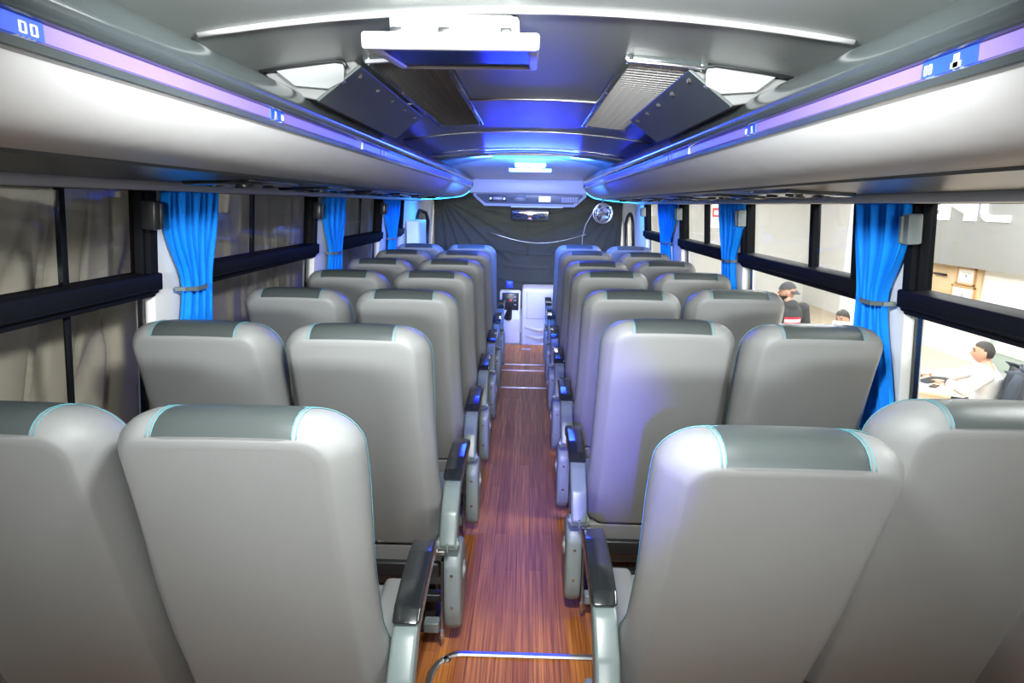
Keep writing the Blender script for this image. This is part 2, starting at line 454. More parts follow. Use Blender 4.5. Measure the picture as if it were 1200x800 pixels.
# (inset, depth) rings from the back face round to the front face
RINGS = [(0.060, 0.058, 0.000), (0.044, 0.044, 0.000), (0.036, 0.036, 0.003), (0.031, 0.030, 0.009), (0.022, 0.023, 0.018), (0.010, 0.018, 0.034), (0.002, 0.020, 0.054), (0.0, 0.030, 0.080),
         (0.004, 0.046, 0.104), (0.016, 0.062, 0.122), (0.036, 0.084, 0.132), (0.060, 0.105, 0.134)]
def warp(x, h, y):
    """back profile: slimmer at the waist, thicker head end, a little wider low down."""
    t = max(0.0, min(1.0, h / H1))
    wide = 1.0 + 0.04 * (1 - t) ** 1.3
    sm = lambda q: (lambda c: c * c * (3 - 2 * c))(max(0.0, min(1.0, q)))
    thick = 0.72 + 0.42 * sm((t - 0.50) / 0.30) + 0.38 * sm((0.34 - t) / 0.16)
    bulge = -0.012 * (1 - (x / 0.21) ** 2) * math.sin(PI * t) * (1 if y < 0.02 else 0)
    lean = 0.03 * (1 - t) ** 2
    crown = 0.010 * (1 - (x / AW) ** 2) * max(0, (t - 0.8) / 0.2)
    return (x * wide, y * thick + bulge + lean, h + crown)

def backrest_bm():
    bm = BM(); loops = []
    def ring(d, dt, y, sx=1.0):
        out = rr_outline(AW - d, H0 + d * 0.5, H1 - dt, max(0.085 - d, 0.045), 0.03)
        return [bm.verts.new(warp(px * sx, ph, y)) for px, ph in out]
    for sx in (0.0, 0.3, 0.6, 0.85): loops.append(ring(0.060, 0.058, 0.0, sx))
    for d, dt, y in RINGS: loops.append(ring(d, dt, y))
    for sx in (0.85, 0.6, 0.3, 0.0): loops.append(ring(0.060, 0.105, 0.134, sx))
    n = len(loops[0])
    for a, b in zip(loops, loops[1:]):
        for i in range(n):
            bm.faces.new((a[i], b[i], b[(i + 1) % n], a[(i + 1) % n]))
    bmesh.ops.remove_doubles(bm, verts=bm.verts, dist=1e-4)
    bmesh.ops.dissolve_degenerate(bm, dist=1e-5, edges=bm.edges)
    bmesh.ops.recalc_face_normals(bm, faces=bm.faces)
    return bm

def ring_pt(d, y, x, off=0.0):
    return warp(x, H1 - d, y)
def insert_profile(x, off):
    P = []
    pr = [(b, c) for a, b, c in RINGS[1:]] + [(0.13, 0.136), (0.18, 0.134)]
    for d, y in pr: P.append(Vector(ring_pt(d, y, x)))
    out = []
    for i, p in enumerate(P):
        t = (P[min(i + 1, len(P) - 1)] - P[max(i - 1, 0)]); nrm = Vector((0, -t.z, t.y)).normalized()
        out.append(p + nrm * off)
    return out
def headrest_bm():
    bm = BM(); NX = 12; W = 0.121
    rows = []
    for off in (0.0025,):
        for i in range(NX + 1):
            x = -W + 2 * W * i / NX
            o_ = 0.0028 if 0 < i < NX else 0.0006
            rows.append([bm.verts.new(p) for p in insert_profile(x, o_)][1:])
    for a, b in zip(rows, rows[1:]):
        for j in range(len(a) - 1): bm.faces.new((a[j], b[j], b[j + 1], a[j + 1]))
    bmesh.ops.recalc_face_normals(bm, faces=bm.faces)
    return bm
def stitch_bm():
    bm = BM()
    for s in (-1, 1):
        for dx in (0.122, 0.130):
            tube(bm, insert_profile(s * dx, 0.0012)[1:], 0.0012, 6)
    out = rr_outline(AW - 0.0030, H0, H1 - 0.045, 0.081, 0.03)
    tube(bm, [warp(px, ph, 0.105) for px, ph in out if ph > 0.08], 0.0010, 6)
    return bm

def slab(bm, x0, x1, y0, y1, z0, z1, bev): rbox(bm, (x0, y0, z0), (x1, y1, z1), bev, 4)

PIV = 0.36
def make_seat(side):
    """side: +1 armrest on +x, -1 on -x, 0 none."""
    t = thing('coach_seat', '', 'seat', group='coach seats')
    b = obj('backrest', backrest_bm(), 'seat_leather', t, 50); b.location = (0, 0, PIV)
    obj('headrest_panel', headrest_bm(), 'seat_dark', b, 50, label='darker leather strip over the headrest')
    obj('stitching', stitch_bm(), 'stitch', b, 50, label='pale teal double stitching')
    bm = BM(); slab(bm, -0.228, 0.228, 0.035, 0.065, -0.195, 0.006, 0.008)
    obj('back_skirt', bm, 'seat_leather', b, 40)
    bm = BM(); slab(bm, -0.225, 0.225, 0.06, 0.54, 0.30, 0.43, 0.045); slab(bm, -0.215, -0.12, 0.10, 0.53, 0.40, 0.448, 0.02); slab(bm, 0.12, 0.215, 0.10, 0.53, 0.40, 0.448, 0.02)
    obj('seat_cushion', bm, 'seat_leather', t, 50)
    bm = BM(); slab(bm, -0.22, 0.22, 0.03, 0.50, 0.245, 0.305, 0.01); slab(bm, -0.22, 0.22, 0.05, 0.09, 0.135, 0.165, 0.004)
    obj('seat_frame', bm, 'black_plastic', t)
    for sx in (-1, 1):
        bm = BM(); prism(bm, [(0.10, 0.0), (0.17, 0.0), (0.26, 0.25), (0.14, 0.25)], sx * 0.17 - 0.02, sx * 0.17 + 0.02, 'X', 0.004)
        slab(bm, sx * 0.17 - 0.03, sx * 0.17 + 0.03, 0.06, 0.40, 0.0, 0.018, 0.004)
        obj('leg', bm, 'black_plastic', t)
    if side:
        xc = side * 0.261
        bm = BM()
        body = [(-0.075, 0.435), (-0.055, 0.408), (-0.02, 0.405), (0.015, 0.43), (0.05, 0.50), (0.115, 0.565), (0.40, 0.588), (0.40, 0.606), (0.085, 0.606), (0.055, 0.592), (-0.02, 0.53)]
        prism(bm, body, xc - 0.030, xc + 0.030, 'X', 0.010, 3)
        arm = obj('armrest', bm, 'arm_grey', t, 40)
        bm = BM()
        pad = [(0.085, 0.604), (0.40, 0.600), (0.425, 0.606), (0.432, 0.622), (0.41, 0.640), (0.33, 0.652), (0.20, 0.648), (0.11, 0.634), (0.07, 0.612)]
        prism(bm, pad, xc - 0.033, xc + 0.033, 'X', 0.012, 3)
        obj('arm_pad', bm, 'black_gloss', arm, 40, label='glossy black arm pad')
        bm = BM(); cyl(bm, (xc, -0.045, 0.428), 0.024, 0.070, 'X', 20); cyl(bm, (xc, -0.045, 0.428), 0.013, 0.078, 'X', 16)
        rbox(bm, (xc - 0.004, -0.082, 0.415), (xc + 0.004, -0.07, 0.445), 0.002)
        obj('arm_pivot', bm, 'arm_grey', arm)
        # rounded hinge cover below the arm
        bm = BM(); px = side * 0.272
        shp = [(-0.050, 0.345), (-0.02, 0.385), (0.05, 0.395), (0.12, 0.37), (0.175, 0.31), (0.195, 0.235), (0.18, 0.16), (0.13, 0.095), (0.06, 0.062), (0.0, 0.065), (-0.035, 0.10), (-0.05, 0.16)]
        prism(bm, shp, px - 0.030, px + 0.030, 'X', 0.018, 4)
        c = obj('hinge_cover', bm, 'pod_grey', t, 40)
        bm = BM(); cyl(bm, (px + side * 0.031, 0.075, 0.26), 0.034, 0.006, 'X', 24); cyl(bm, (px + side * 0.034, 0.075, 0.26), 0.016, 0.006, 'X', 16)
        obj('hinge_cap', bm, 'pod_grey', c)
        for zz in (0.31, 0.185):
            bm = BM(); cyl(bm, (px - 0.0, -0.051, zz), 0.006, 0.005, 'Y', 10); cyl(bm, (px, -0.054, zz), 0.003, 0.004, 'Y', 8)
            obj('screw', bm, 'chrome', c)
        bm = BM(); cyl(bm, (side * 0.235, 0.03, 0.355), 0.016, 0.05, 'X', 16); cyl(bm, (side * 0.245, 0.03, 0.355), 0.024, 0.012, 'X', 6)
        obj('pivot_bolt', bm, 'steel', t)
        bm = BM(); tube(bm, [(side * 0.232, 0.0, 0.33), (side * 0.232, 0.0, 0.16), (side * 0.232, -0.02, 0.06), (side * 0.232, -0.03, 0.03)], 0.005, 8)
        cyl(bm, (side * 0.232, -0.025, 0.06), 0.010, 0.03, 'Z', 10)
        obj('recline_rod', bm, 'steel', t)
        bm = BM(); slab(bm, min(side * 0.17, side * 0.225), max(side * 0.17, side * 0.225), -0.045, 0.0, 0.075, 0.115, 0.006)
        obj('rod_bracket', bm, 'pod_grey', t)
    return t

PROTO = {s: make_seat(s) for s in (1, -1, 0)}
used = {1: False, -1: False, 0: False}
NTH = ['nearest', 'second', 'third', 'fourth', 'fifth', 'sixth', 'front']
def place(side, x, y, z, tilt, yaw, label, hs=1.0):
    if not used[side]: o = PROTO[side]; used[side] = True
    else: o = copy_tree(PROTO[side])
    o.location = (x, y, z); o.rotation_euler = (0, 0, math.radians(yaw)); o['label'] = label
    for c in o.children:
        if c.name.split('.')[0] == 'backrest': c.rotation_euler = (math.radians(tilt), 0, 0); c.scale = (1, 1, hs)
XI, XO = 0.492, 0.962
LT = [(14.5, 15), (16, 16), (15, 15.5), (15, 16), (15, 16), (15, 15), (15, 15)]
RT = [(21.5, 15.5), (16, 17), (17, 15), (15.5, 16), (18, 16), (15, 16), (15, 16)]
for k in range(7):
    row = NTH[k] + ' row' + ('' if k in (0, 6) else ' from the camera')
    yl = 2.05 + 0.78 * (k - 1) - (0.03 if k == 0 else 0); yr = 2.245 + 0.79 * (k - 1)
    zz = 0.0
    place(1, -XI - (0.014 if k == 0 else 0), yl, zz, LT[k][0], 1.2 if k == 0 else 0, 'grey coach seat with armrest, left of the aisle, ' + row, 0.984 if k == 0 else 1.0)
    place(0, -XO - (0.012 if k == 0 else 0), yl + (0.02 if k == 0 else 0.0), zz, LT[k][1], 0, 'grey coach seat beside the left windows, ' + row, 0.974 if k == 0 else 1.0)
    place(-1, XI, yr if k else 1.34, 0.0, RT[k][0], 0, 'grey coach seat with armrest, right of the aisle, ' + row, 0.986 if k == 0 else 1.0)
    place(0, XO, yr if k else 1.40, 0.0, RT[k][1], 0, 'grey coach seat beside the right windows, ' + row, 0.99 if k == 0 else 1.0)

# ------------------------------------------------------------------ luggage racks
def rack(s):
    side = 'left' if s < 0 else 'right'
    t = thing('luggage_rack', 'long white padded overhead luggage rack with black rail above the %s windows' % side, 'luggage rack', (s * 0.9, Y0, 1.65), 'luggage racks')
    YE = 7.0
    stations = [Y0, -1.5, 0, 1, 2, 3, 4, 5, 6, YE]
    L = t.location
    def S(bm, prof, ys, closed=True):
        sweep(bm, [(s * x - L.x, z - L.z) for x, z in prof], [y - L.y for y in ys], closed)
    # white padded panel
    face = []
    for i in range(13):
        q = i / 12
        face.append((0.600 + 0.19 * q ** 1.15, 1.745 - 0.098 * q ** 0.85 - 0.022 * math.sin(PI * q)))
    bm = BM(); S(bm, face + [(0.80, 1.70), (0.64, 1.76)], stations); obj('bin_panel', bm, 'bin_white', t, 40)
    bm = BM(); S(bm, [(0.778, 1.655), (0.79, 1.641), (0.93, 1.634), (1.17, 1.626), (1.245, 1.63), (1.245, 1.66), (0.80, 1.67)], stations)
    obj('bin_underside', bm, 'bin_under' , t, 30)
    # rail: lower lip, lavender band, upper rounded rail
    bm = BM(); S(bm, [(0.600, 1.744), (0.588, 1.748), (0.586, 1.758), (0.592, 1.764), (0.625, 1.764), (0.635, 1.744)], stations)
    obj('lower_rail', bm, 'rail_gloss', t, 50)
    bm = BM(); S(bm, [(0.605, 1.762), (0.603, 1.792), (0.64, 1.80), (0.64, 1.758)], stations)
    band = obj('label_band', bm, 'lavender', t, 30, label='lavender strip')
    up_ = [(0.625, 1.790), (0.596, 1.791), (0.588, 1.797)]
    for i in range(11):
        q = PI + PI / 2 - (PI * 0.95) * i / 10
        up_.append((0.617 + 0.037 * math.cos(PI * 1.0 - PI * 0.62 * i / 10) , 1.830 + 0.038 * math.sin(-0.5 + (PI * 0.72) * i / 10)))
    up_ += [(0.66, 1.885), (0.72, 1.915), (0.74, 1.90), (0.66, 1.80)]
    bm = BM(); S(bm, up_, stations); obj('upper_rail', bm, 'rail_gloss', t, 50)
    for y in (1.05, 2.2, 3.6):
        bm = BM(); cyl(bm, (s * 0.586 - L.x, y - L.y, 1.815 - L.z), 0.004, 0.006, 'X', 8); obj('rail_screw', bm, 'chrome', t)
    # blue sticker with pale figures on the band
    def sticker(y0, y1):
        bm = BM(); rbox(bm, (min(s * 0.6015, s * 0.605) - L.x, y0 - L.y, 1.7635 - L.z), (max(s * 0.6015, s * 0.605) - L.x, y1 - L.y, 1.7905 - L.z))
        st = obj('number_sticker', bm, 'sticker_blue', band, 0, label='blue sticker with pale figures')
        xx = s * 0.6008 - L.x
        def mark(yc, zc, w, h):
            bm = BM(); rbox(bm, (xx - 0.0006, yc - w / 2 - L.y, zc - h / 2 - L.z), (xx + 0.0006, yc + w / 2 - L.y, zc + h / 2 - L.z), 0.0004); obj('pictogram', bm, 'sticker_white', st, 0)
        w = y1 - y0
        mark(y0 + w * 0.34, 1.777, w * 0.10, 0.019); mark(y0 + w * 0.34, 1.772, w * 0.18, 0.008)
        for q in (0.80, 0.89):
            mark(y0 + w * q, 1.777, w * 0.018, 0.013); mark(y0 + w * (q + 0.045), 1.777, w * 0.018, 0.013)
            mark(y0 + w * (q + 0.022), 1.783, w * 0.05, 0.0025); mark(y0 + w * (q + 0.022), 1.771, w * 0.05, 0.0025)
    if s < 0: sticker(0.66, 0.865); sticker(1.60, 1.68); sticker(2.75, 2.85)
    else: sticker(0.91, 1.03); sticker(1.75, 1.83); sticker(2.75, 2.85)
    bm = BM(); rbox(bm, (min(s * 0.6015, s * 0.605) - L.x, 2.46 - L.y, 1.7635 - L.z), (max(s * 0.6015, s * 0.605) - L.x, 2.468 - L.y, 1.7905 - L.z)); obj('band_joint', bm, 'steel', band, 0)
    # LED line in the groove and round the front end
    bm = BM(); tube(bm, [(s * 0.5965 - L.x, y - L.y, 1.7935 - L.z) for y in (2.9, 4, 5, 6, YE - 0.02)], 0.0035, 6)
    obj('led_strip', bm, 'led_blue', t, 40, label='glowing blue light strip')
    # end cap with glowing lower edge
    bm = BM()
    cap = face + [(0.93, 1.630), (1.17, 1.621), (1.245, 1.626), (1.245, 1.90), (0.72, 1.915), (0.62, 1.865), (0.588, 1.82), (0.588, 1.75)]
    prism(bm, [(s * x - L.x, z - L.z) for x, z in cap], YE - L.y, YE + 0.035 - L.y, 'Y', 0.008)
    obj('end_cap', bm, 'rail_gloss', t, 40)
    bm = BM(); tube(bm, [(s * x - L.x, YE + 0.01 - L.y, z - 0.004 - L.z) for x, z in face[2:] + [(0.93, 1.628), (1.16, 1.617)]], 0.005, 6)
    obj('end_led', bm, 'led_cyan', t, 40, label='glowing cyan light strip')
    return t
RACK = {-1: rack(-1), 1: rack(1)}

# passenger service panels under the racks
def service(s, y, lab, m_):
    M = Matrix.Rotation(s * 0.04, 4, 'Y')
    bm = BM(); rbox(bm, (-0.11, -0.22, -0.012), (0.11, 0.22, 0.012), 0.008, 3, M); t = obj('service_panel', bm, m_, RACK[s], 35, label=lab)
    t.location = Vector((s * 0.96, y, 1.634)) - RACK[s].location
    for q in (-0.05, 0.05):
        bm = BM(); cyl(bm, (q, -0.12, -0.012 ), 0.028, 0.008, 'Z', 20); cyl(bm, (q, -0.12, -0.016), 0.018, 0.006, 'Z', 16)
        obj('air_nozzle', bm, 'black_plastic', t)
        bm = BM(); cyl(bm, (q, 0.08, -0.014), 0.024, 0.008, 'Z', 20, 0.02)
        obj('reading_lamp', bm, 'chrome', t)
for i in range(6):
    service(-1, 2.25 + 0.79 * i, 'glossy black lamp and air vent panel', 'black_gloss')
    service(1, 2.35 + 0.79 * i, 'glossy grey lamp and air vent panel', 'rail_gloss')

# ------------------------------------------------------------------ curtains
def curtain(s, y0, y1, ztie, lab):
    t = thing('curtain', lab, 'curtain', (s * 1.17, (y0 + y1) / 2, 0.8), 'blue curtains')
    L = t.location; W = y1 - y0
    NF = 7
    ph = random.random() * 6
    def f(u, v):
        z = 1.61 - v * (1.61 - 0.80)
        dz = z - ztie
        # near edge pulls in at the tie, far edge nearly straight
        if dz > 0: k = math.exp(-(dz / 0.15) ** 2)
        else: k = math.exp(-(dz / 0.30) ** 2)
        ya_ = y0 + 0.36 * W * k + 0.02 * (1 - k) * (dz < 0) * W
        yb = y1 - 0.10 * W * (1 - math.exp(-((1.61 - z) / 0.2) ** 2)) - 0.05 * W * k
        y = ya_ + (yb - ya_) * u
        amp = 0.020 * (1 - 0.45 * k)
        x = amp * math.sin(u * NF * 2 * PI + ph + 0.8 * math.sin(v * 3)) + 0.007 * math.sin(u * 23 + v * 5 + ph)
        return (s * (1.198 - x * 0.9) - L.x, y - L.y, z - L.z)
    bm = BM(); grid(bm, 84, 40, f)
    o = obj('cloth', bm, 'curtain_blue', t, 80)
    sd = o.modifiers.new('thick', 'SOLIDIFY'); sd.thickness = 0.003
    # tie-back clip on the near side
    bm = BM(); yc = y0 + 0.40 * W
    pts = [(s * 1.215, y0 + 0.26 * W, ztie), (s * 1.182, y0 + 0.30 * W, ztie), (s * 1.163, y0 + 0.42 * W, ztie - 0.002), (s * 1.163, y0 + 0.62 * W, ztie - 0.002), (s * 1.175, y0 + 0.68 * W, ztie - 0.002)]
    bm2 = [Vector(p) - L for p in pts]
    for p, q in zip(bm2, bm2[1:]):
        d = (q - p).normalized(); nrm = Vector((-d.y, d.x, 0)) * 0.004; h = Vector((0, 0, 0.007))
        v = [bm.verts.new(c) for c in (p - nrm - h, p + nrm - h, p + nrm + h, p - nrm + h, q - nrm - h, q + nrm - h, q + nrm + h, q - nrm + h)]
        for fc in ((0, 1, 2, 3), (4, 7, 6, 5), (0, 3, 7, 4), (1, 5, 6, 2), (3, 2, 6, 7), (0, 4, 5, 1)): bm.faces.new([v[i] for i in fc])
    bmesh.ops.recalc_face_normals(bm, faces=bm.faces)
    obj('tie_clip', bm, 'arm_grey', t, 30, label='grey metal tie clip')
    lean_obj(t, s)
WN = ['nearest the camera', 'second from the camera', 'farthest from the camera']
for i, (a, b) in enumerate(((2.02, 2.35), (3.61, 4.03), (5.22, 5.70))):
    curtain(-1, a * YS, b * YS, 1.260, 'blue gathered curtain on the left window pillar, ' + WN[i])
for i, (a, b) in enumerate(((1.91, 2.235), (3.43, 3.80), (5.0, 5.60))):
    curtain(1, a * YS, b * YS, 1.275, 'blue gathered curtain on the right window pillar, ' + WN[i])

# ------------------------------------------------------------------ drapes outside the glass
def ridge(t, p=5): return (1 - abs(math.sin(t))) ** p
bm = BM()
def crease(t): t = t - math.floor(t); t = min(t, 1 - t); return math.exp(-(t / 0.055) ** 2)
def dl(u, v):
    y = -1.4 + u * 8.7; z = 1.80 - v * 1.25
    k = 0.30 if y < 2.0 else 0.05 + 0.25 * math.exp(-((y - 2.0) / 0.5) ** 2)
    q = y - k * (z - 1.3)
    q2 = y - 2.4 * k * (z - 1.5)
    d = 0.030 * crease(q * 3.1 + 0.22 * math.sin(q * 2.1)) + 0.022 * crease(q * 5.7 + 0.3 * math.sin(q * 5)) + 0.028 * crease(q2 * 1.9 + 0.3) + 0.010 * math.sin(q * 9 + 1.5 * math.sin(z * 2)) + 0.006 * math.sin(q * 23)
    return (-1.50 - d, y, z)
grid(bm, 1450, 40, dl)
tag(obj('blackout_drape', bm, 'drape_brown', None, 80), 'dark brownish cloth drape hanging in folds outside the left windows', 'drape', 'drapes')
bm = BM()
def df(u, v):
    x = -1.22 + 2.44 * u; z = 1.72 - v * 1.5
    a = math.atan2(1.66 - z, x + 1.12); r = math.hypot(x + 1.12, z - 1.66)
    fl = max(0, 1 - r / 1.3)
    d = 0.06 * ridge(a * 13, 3) * fl ** 0.5
    a2 = math.atan2(1.66 - z, 1.2 - x); rr = math.hypot(1.2 - x, z - 1.66)
    d += 0.045 * ridge(a2 * 15 + 0.4, 4) * max(0, 1 - rr / 1.5) ** 0.6
    sag = z + 0.16 * (1 - ((x - 0.1) / 0.9) ** 2)
    d += 0.022 * ridge(sag * 17, 4) * max(0, 1 - abs(x - 0.1) / 1.0)
    return (x, 8.46 - d, z)
grid(bm, 150, 100, df)
tag(obj('windscreen_drape', bm, 'drape_black', None, 80), 'black cloth drape stretched in swags across the windscreen', 'drape', 'drapes')
bm = BM(); tube(bm, [(0.00 + 0.012 * math.sin(i), 8.27, 1.42 - 0.06 * i) for i in range(9)], 0.006, 6)
tube(bm, [(-0.30 + 0.11 * i, 8.25, 0.98 + 0.02 * math.sin(i * 0.9)) for i in range(9)], 0.005, 6)
tag(obj('wiper', bm, 'black_plastic'), 'thin black wiper arm and blade against the windscreen drape', 'wiper')
bm = BM(); tube(bm, [(-0.46 + 0.12 * i, 8.24, 1.22 - 0.12 * math.sin(PI * i / 10)) for i in range(11)], 0.004, 6)
tag(obj('cable', bm, 'steel'), 'pale cable sagging across the windscreen drape', 'cable')
bm = BM(); tube(bm, [(0.78, 7.18, 1.60), (0.72, 7.25, 1.50), (0.66, 7.4, 1.36), (0.64, 7.5, 1.22), (0.64, 7.55, 1.05)], 0.005, 6)
tag(obj('cable', bm, 'panel_grey'), 'grey cable hanging down beside the small round fan', 'cable')

# ------------------------------------------------------------------ ceiling fittings
def flip_monitor(loc, w, lab, k=1.0, blue=False):
    t = thing('ceiling_monitor', lab, 'monitor', loc, 'ceiling monitors')
    d = 0.40 * k; h = w / 2
    bm = BM(); rbox(bm, (-h * 0.76, 0.10 * k, 0.052 * k), (h * 0.76, 0.34 * k, 0.092 * k), 0.012 * k, 3); obj('mount', bm, 'white_plastic', t)
    bm = BM(); rbox(bm, (-h * 0.7, 0.02 * k, 0.034 * k), (h * 0.7, 0.12 * k, 0.07 * k), 0.005); obj('mount_bracket', bm, 'white_plastic', t)
    for sx in (-0.62, -0.08, 0.62):
        bm = BM(); rbox(bm, (sx * h - 0.012 * k, 0.012 * k, 0.028 * k), (sx * h + 0.012 * k, 0.06 * k, 0.045 * k), 0.003); obj('hinge', bm, 'black_plastic', t)
    bm = BM(); M = Matrix.Rotation(math.radians(5.0), 4, 'X')
    rbox(bm, (-h, 0, 0.0), (h, 0.03 * k, 0.032 * k), 0.006 * k, 3, M)
    rbox(bm, (-h, d - 0.018 * k, 0.004), (h, d, 0.030 * k), 0.005 * k, 3, M)
    for sx in (-1, 1):
        x0, x1 = sorted((sx * h, sx * (h - 0.022 * k)))
        rbox(bm, (x0, 0.02 * k, 0.004), (x1, d - 0.01 * k, 0.03 * k), 0.005 * k, 3, M)
    rbox(bm, (-h + 0.01, 0.01, 0.018 * k), (h - 0.01, d - 0.01, 0.030 * k), 0.003, 2, M)
    obj('screen_case', bm, 'white_plastic', t)
    bm = BM(); rbox(bm, (-h + 0.02 * k, 0.028 * k, 0.010 * k), (h - 0.02 * k, d - 0.016 * k, 0.019 * k), 0, 2, M)
    obj('screen', bm, 'screen_black', t)
flip_monitor((-0.142, 1.36, 1.874), 0.355, 'white flip down monitor folded up under the grey ceiling nearest the camera')
flip_monitor((0.02, 5.60, 1.845), 0.36, 'small white flip down monitor on the front ceiling dome above the console', 0.9)

def grille(s, lab):
    xc = 0.37 if s > 0 else -0.315
    t = thing('ceiling_grille', lab, 'air grille', (xc, 2.5, cz(xc)), 'ceiling grilles')
    hw, hl = 0.088, 0.70
    M = Matrix.Rotation(math.atan(0.23 * xc), 4, 'Y')
    bm = BM()
    for a, b in (((-hw - 0.02, -hl - 0.02), (-hw, hl + 0.02)), ((hw, -hl - 0.02), (hw + 0.02, hl + 0.02)), ((-hw, -hl - 0.02), (hw, -hl)), ((-hw, hl), (hw, hl + 0.02))):
        rbox(bm, (a[0], a[1], -0.016), (b[0], b[1], 0.004), 0.003, 2, M)
    obj('grille_frame', bm, 'rail_gloss', t)
    bm = BM(); rbox(bm, (-hw, -hl, -0.001), (hw, hl, 0.004), 0, 2, M); obj('backing', bm, 'dark_void', t)
    bm = BM()
    for i in range(5):
        x = -hw + 2 * hw * (i + 1) / 6; rbox(bm, (x - 0.0025, -hl, -0.013), (x + 0.0025, hl, -0.002), 0, 2, M)
    for i in range(42):
        y = -hl + 2 * hl * (i + 0.5) / 42; rbox(bm, (-hw, -0.0075, -0.001), (hw, 0.0075, 0.001), 0, 2, M @ Matrix.Translation((0, y, -0.010)) @ Matrix.Rotation(math.radians(-42), 4, 'X'))
    obj('slats', bm, 'white_plastic' if s > 0 else 'box_grey', t, 0)  # right slats paler than left: reflected lamp light put into their colour
    for sx in (-1, 1):
        for i in range(4):
            bm = BM(); cyl(bm, M @ Vector((sx * (hw + 0.01), -hl + 2 * hl * i / 3, -0.018)), 0.005, 0.005, 'Z', 8); obj('screw', bm, 'chrome', t)
    bm = BM(); rbox(bm, (-hw - 0.015, -hl - 0.022, -0.020), (hw + 0.015, -hl - 0.006, -0.010), 0.003, 2, M); obj('trim_bar', bm, 'chrome' if s > 0 else 'panel_grey', t)
grille(1, 'slatted ceiling air grille right of the aisle, reflected light painted into its pale slats')
grille(-1, 'dark slatted air grille in the ceiling left of the aisle, behind the monitor')

def duct(s):
    t = thing('air_duct_box', 'dark angular duct box with screws between ceiling and %s luggage rack' % ('left' if s < 0 else 'right'), 'duct box', (s * 0.55, 1.80, 1.85), 'duct boxes')
    L = t.location; ya_, yb = 1.80, 2.78
    f = lambda P: [(s * x - L.x, z - L.z) for x, z in P]
    bm = BM(); prism(bm, f([(0.455, 1.944), (0.44, 1.930), (0.555, 1.842), (0.66, 1.86), (0.70, 1.91)]), ya_ + 0.02 - L.y, yb - L.y, 'Y', 0.004); obj('duct_body', bm, 'box_grey', t, 20)
    bm = BM(); prism(bm, f([(0.437, 1.932), (0.431, 1.926), (0.550, 1.836), (0.556, 1.842)]), ya_ - L.y, yb + 0.02 - L.y, 'Y', 0.002); obj('face_plate', bm, 'box_dark', t, 20)
    bm = BM(); prism(bm, f([(0.475, 1.936), (0.478, 1.888), (0.52, 1.868), (0.61, 1.874), (0.66, 1.912)]), ya_ - 0.006 - L.y, ya_ + 0.02 - L.y, 'Y', 0.002); obj('end_plate', bm, 'plate_grey', t, 20)
    bm = BM(); tube(bm, [(s * x - L.x, ya_ - 0.01 - L.y, z - L.z) for x, z in ((0.70, 1.909), (0.60, 1.925), (0.50, 1.937), (0.475, 1.934), (0.467, 1.92))], 0.006, 6); obj('edge_trim', bm, 'black_plastic', t)
    for i in range(5):
        bm = BM(); cyl(bm, (s * 0.449 - L.x, ya_ + 0.06 + i * 0.21 - L.y, 1.911 - L.z), 0.006, 0.012, 'X', 8); obj('screw', bm, 'chrome', t)
duct(-1); duct(1)

# front ceiling lamp bar
t = thing('front_lamp_bar', 'cyan glowing lamp bar at the front end of the ceiling', 'lamp', (0.03, 5.12, 1.945))
bm = BM(); rbox(bm, (-0.33, -0.05, -0.005), (0.33, 0.03, 0.02), 0.008, 3); obj('housing', bm, 'white_plastic', t)
bm = BM(); rbox(bm, (-0.30, -0.02, -0.016), (0.30, 0.055, 0.006), 0.008, 3); obj('diffuser', bm, 'led_cyan', t)

# front console
t = thing('overhead_console', 'grey angular overhead console with displays above the windscreen', 'console', (0.02, 7.05, 1.55))
bm = BM(); rbox(bm, (-0.66, 0.0, 0.14), (0.66, 0.25, 0.30), 0.015, 3); obj('upper_panel', bm, 'panel_grey', t)
out = [(-0.60, 0.15), (-0.615, 0.12), (-0.49, 0.005), (0.49, 0.005), (0.615, 0.12), (0.60, 0.15)]
bm = BM(); prism(bm, out, 0.03, 0.30, 'Y', 0.01); obj('lower_panel', bm, 'panel_grey', t)
bm = BM(); prism(bm, [(-0.575, 0.135), (-0.575, 0.115), (-0.47, 0.035), (0.47, 0.035), (0.575, 0.115), (0.575, 0.135)], 0.012, 0.05, 'Y', 0.004); fp = obj('face_plate', bm, 'console_grey', t)
bm = BM(); rbox(bm, (-0.44, 0.004, 0.055), (-0.25, 0.03, 0.118), 0.005); d = obj('radio', bm, 'black_plastic', t)
bm = BM(); rbox(bm, (-0.39, 0.000, 0.075), (-0.30, 0.01, 0.098), 0.002); obj('display', bm, 'lcd_dim', d)
bm = BM(); cyl(bm, (-0.42, 0.0, 0.085), 0.01, 0.012, 'Y', 12); cyl(bm, (-0.272, 0.0, 0.085), 0.01, 0.012, 'Y', 12); obj('knob', bm, 'steel', d)
bm = BM(); rbox(bm, (-0.17, 0.008, 0.055), (-0.04, 0.03, 0.118), 0.003); obj('blank_panel', bm, 'console_grey', t)
bm = BM(); rbox(bm, (0.10, 0.006, 0.058), (0.225, 0.03, 0.115), 0.003); obj('clock_display', bm, 'lcd_white', t)
bm = BM(); rbox(bm, (0.335, 0.006, 0.05), (0.525, 0.03, 0.12), 0.004); d = obj('switch_panel', bm, 'box_grey', t)
bm = BM()
for i in range(6):
    for j in range(2): rbox(bm, (0.345 + i * 0.029, 0.0, 0.06 + j * 0.028), (0.367 + i * 0.029, 0.01, 0.08 + j * 0.028), 0.003)
obj('switch', bm, 'lcd_dim', d)
bm = BM(); rbox(bm, (-0.20, -0.035, -0.004), (0.36, 0.035, 0.008), 0.004, 2); obj('added_lamp_strip', bm, 'white_plastic', t)  # strip added to the console as a fixture for the dash fill light
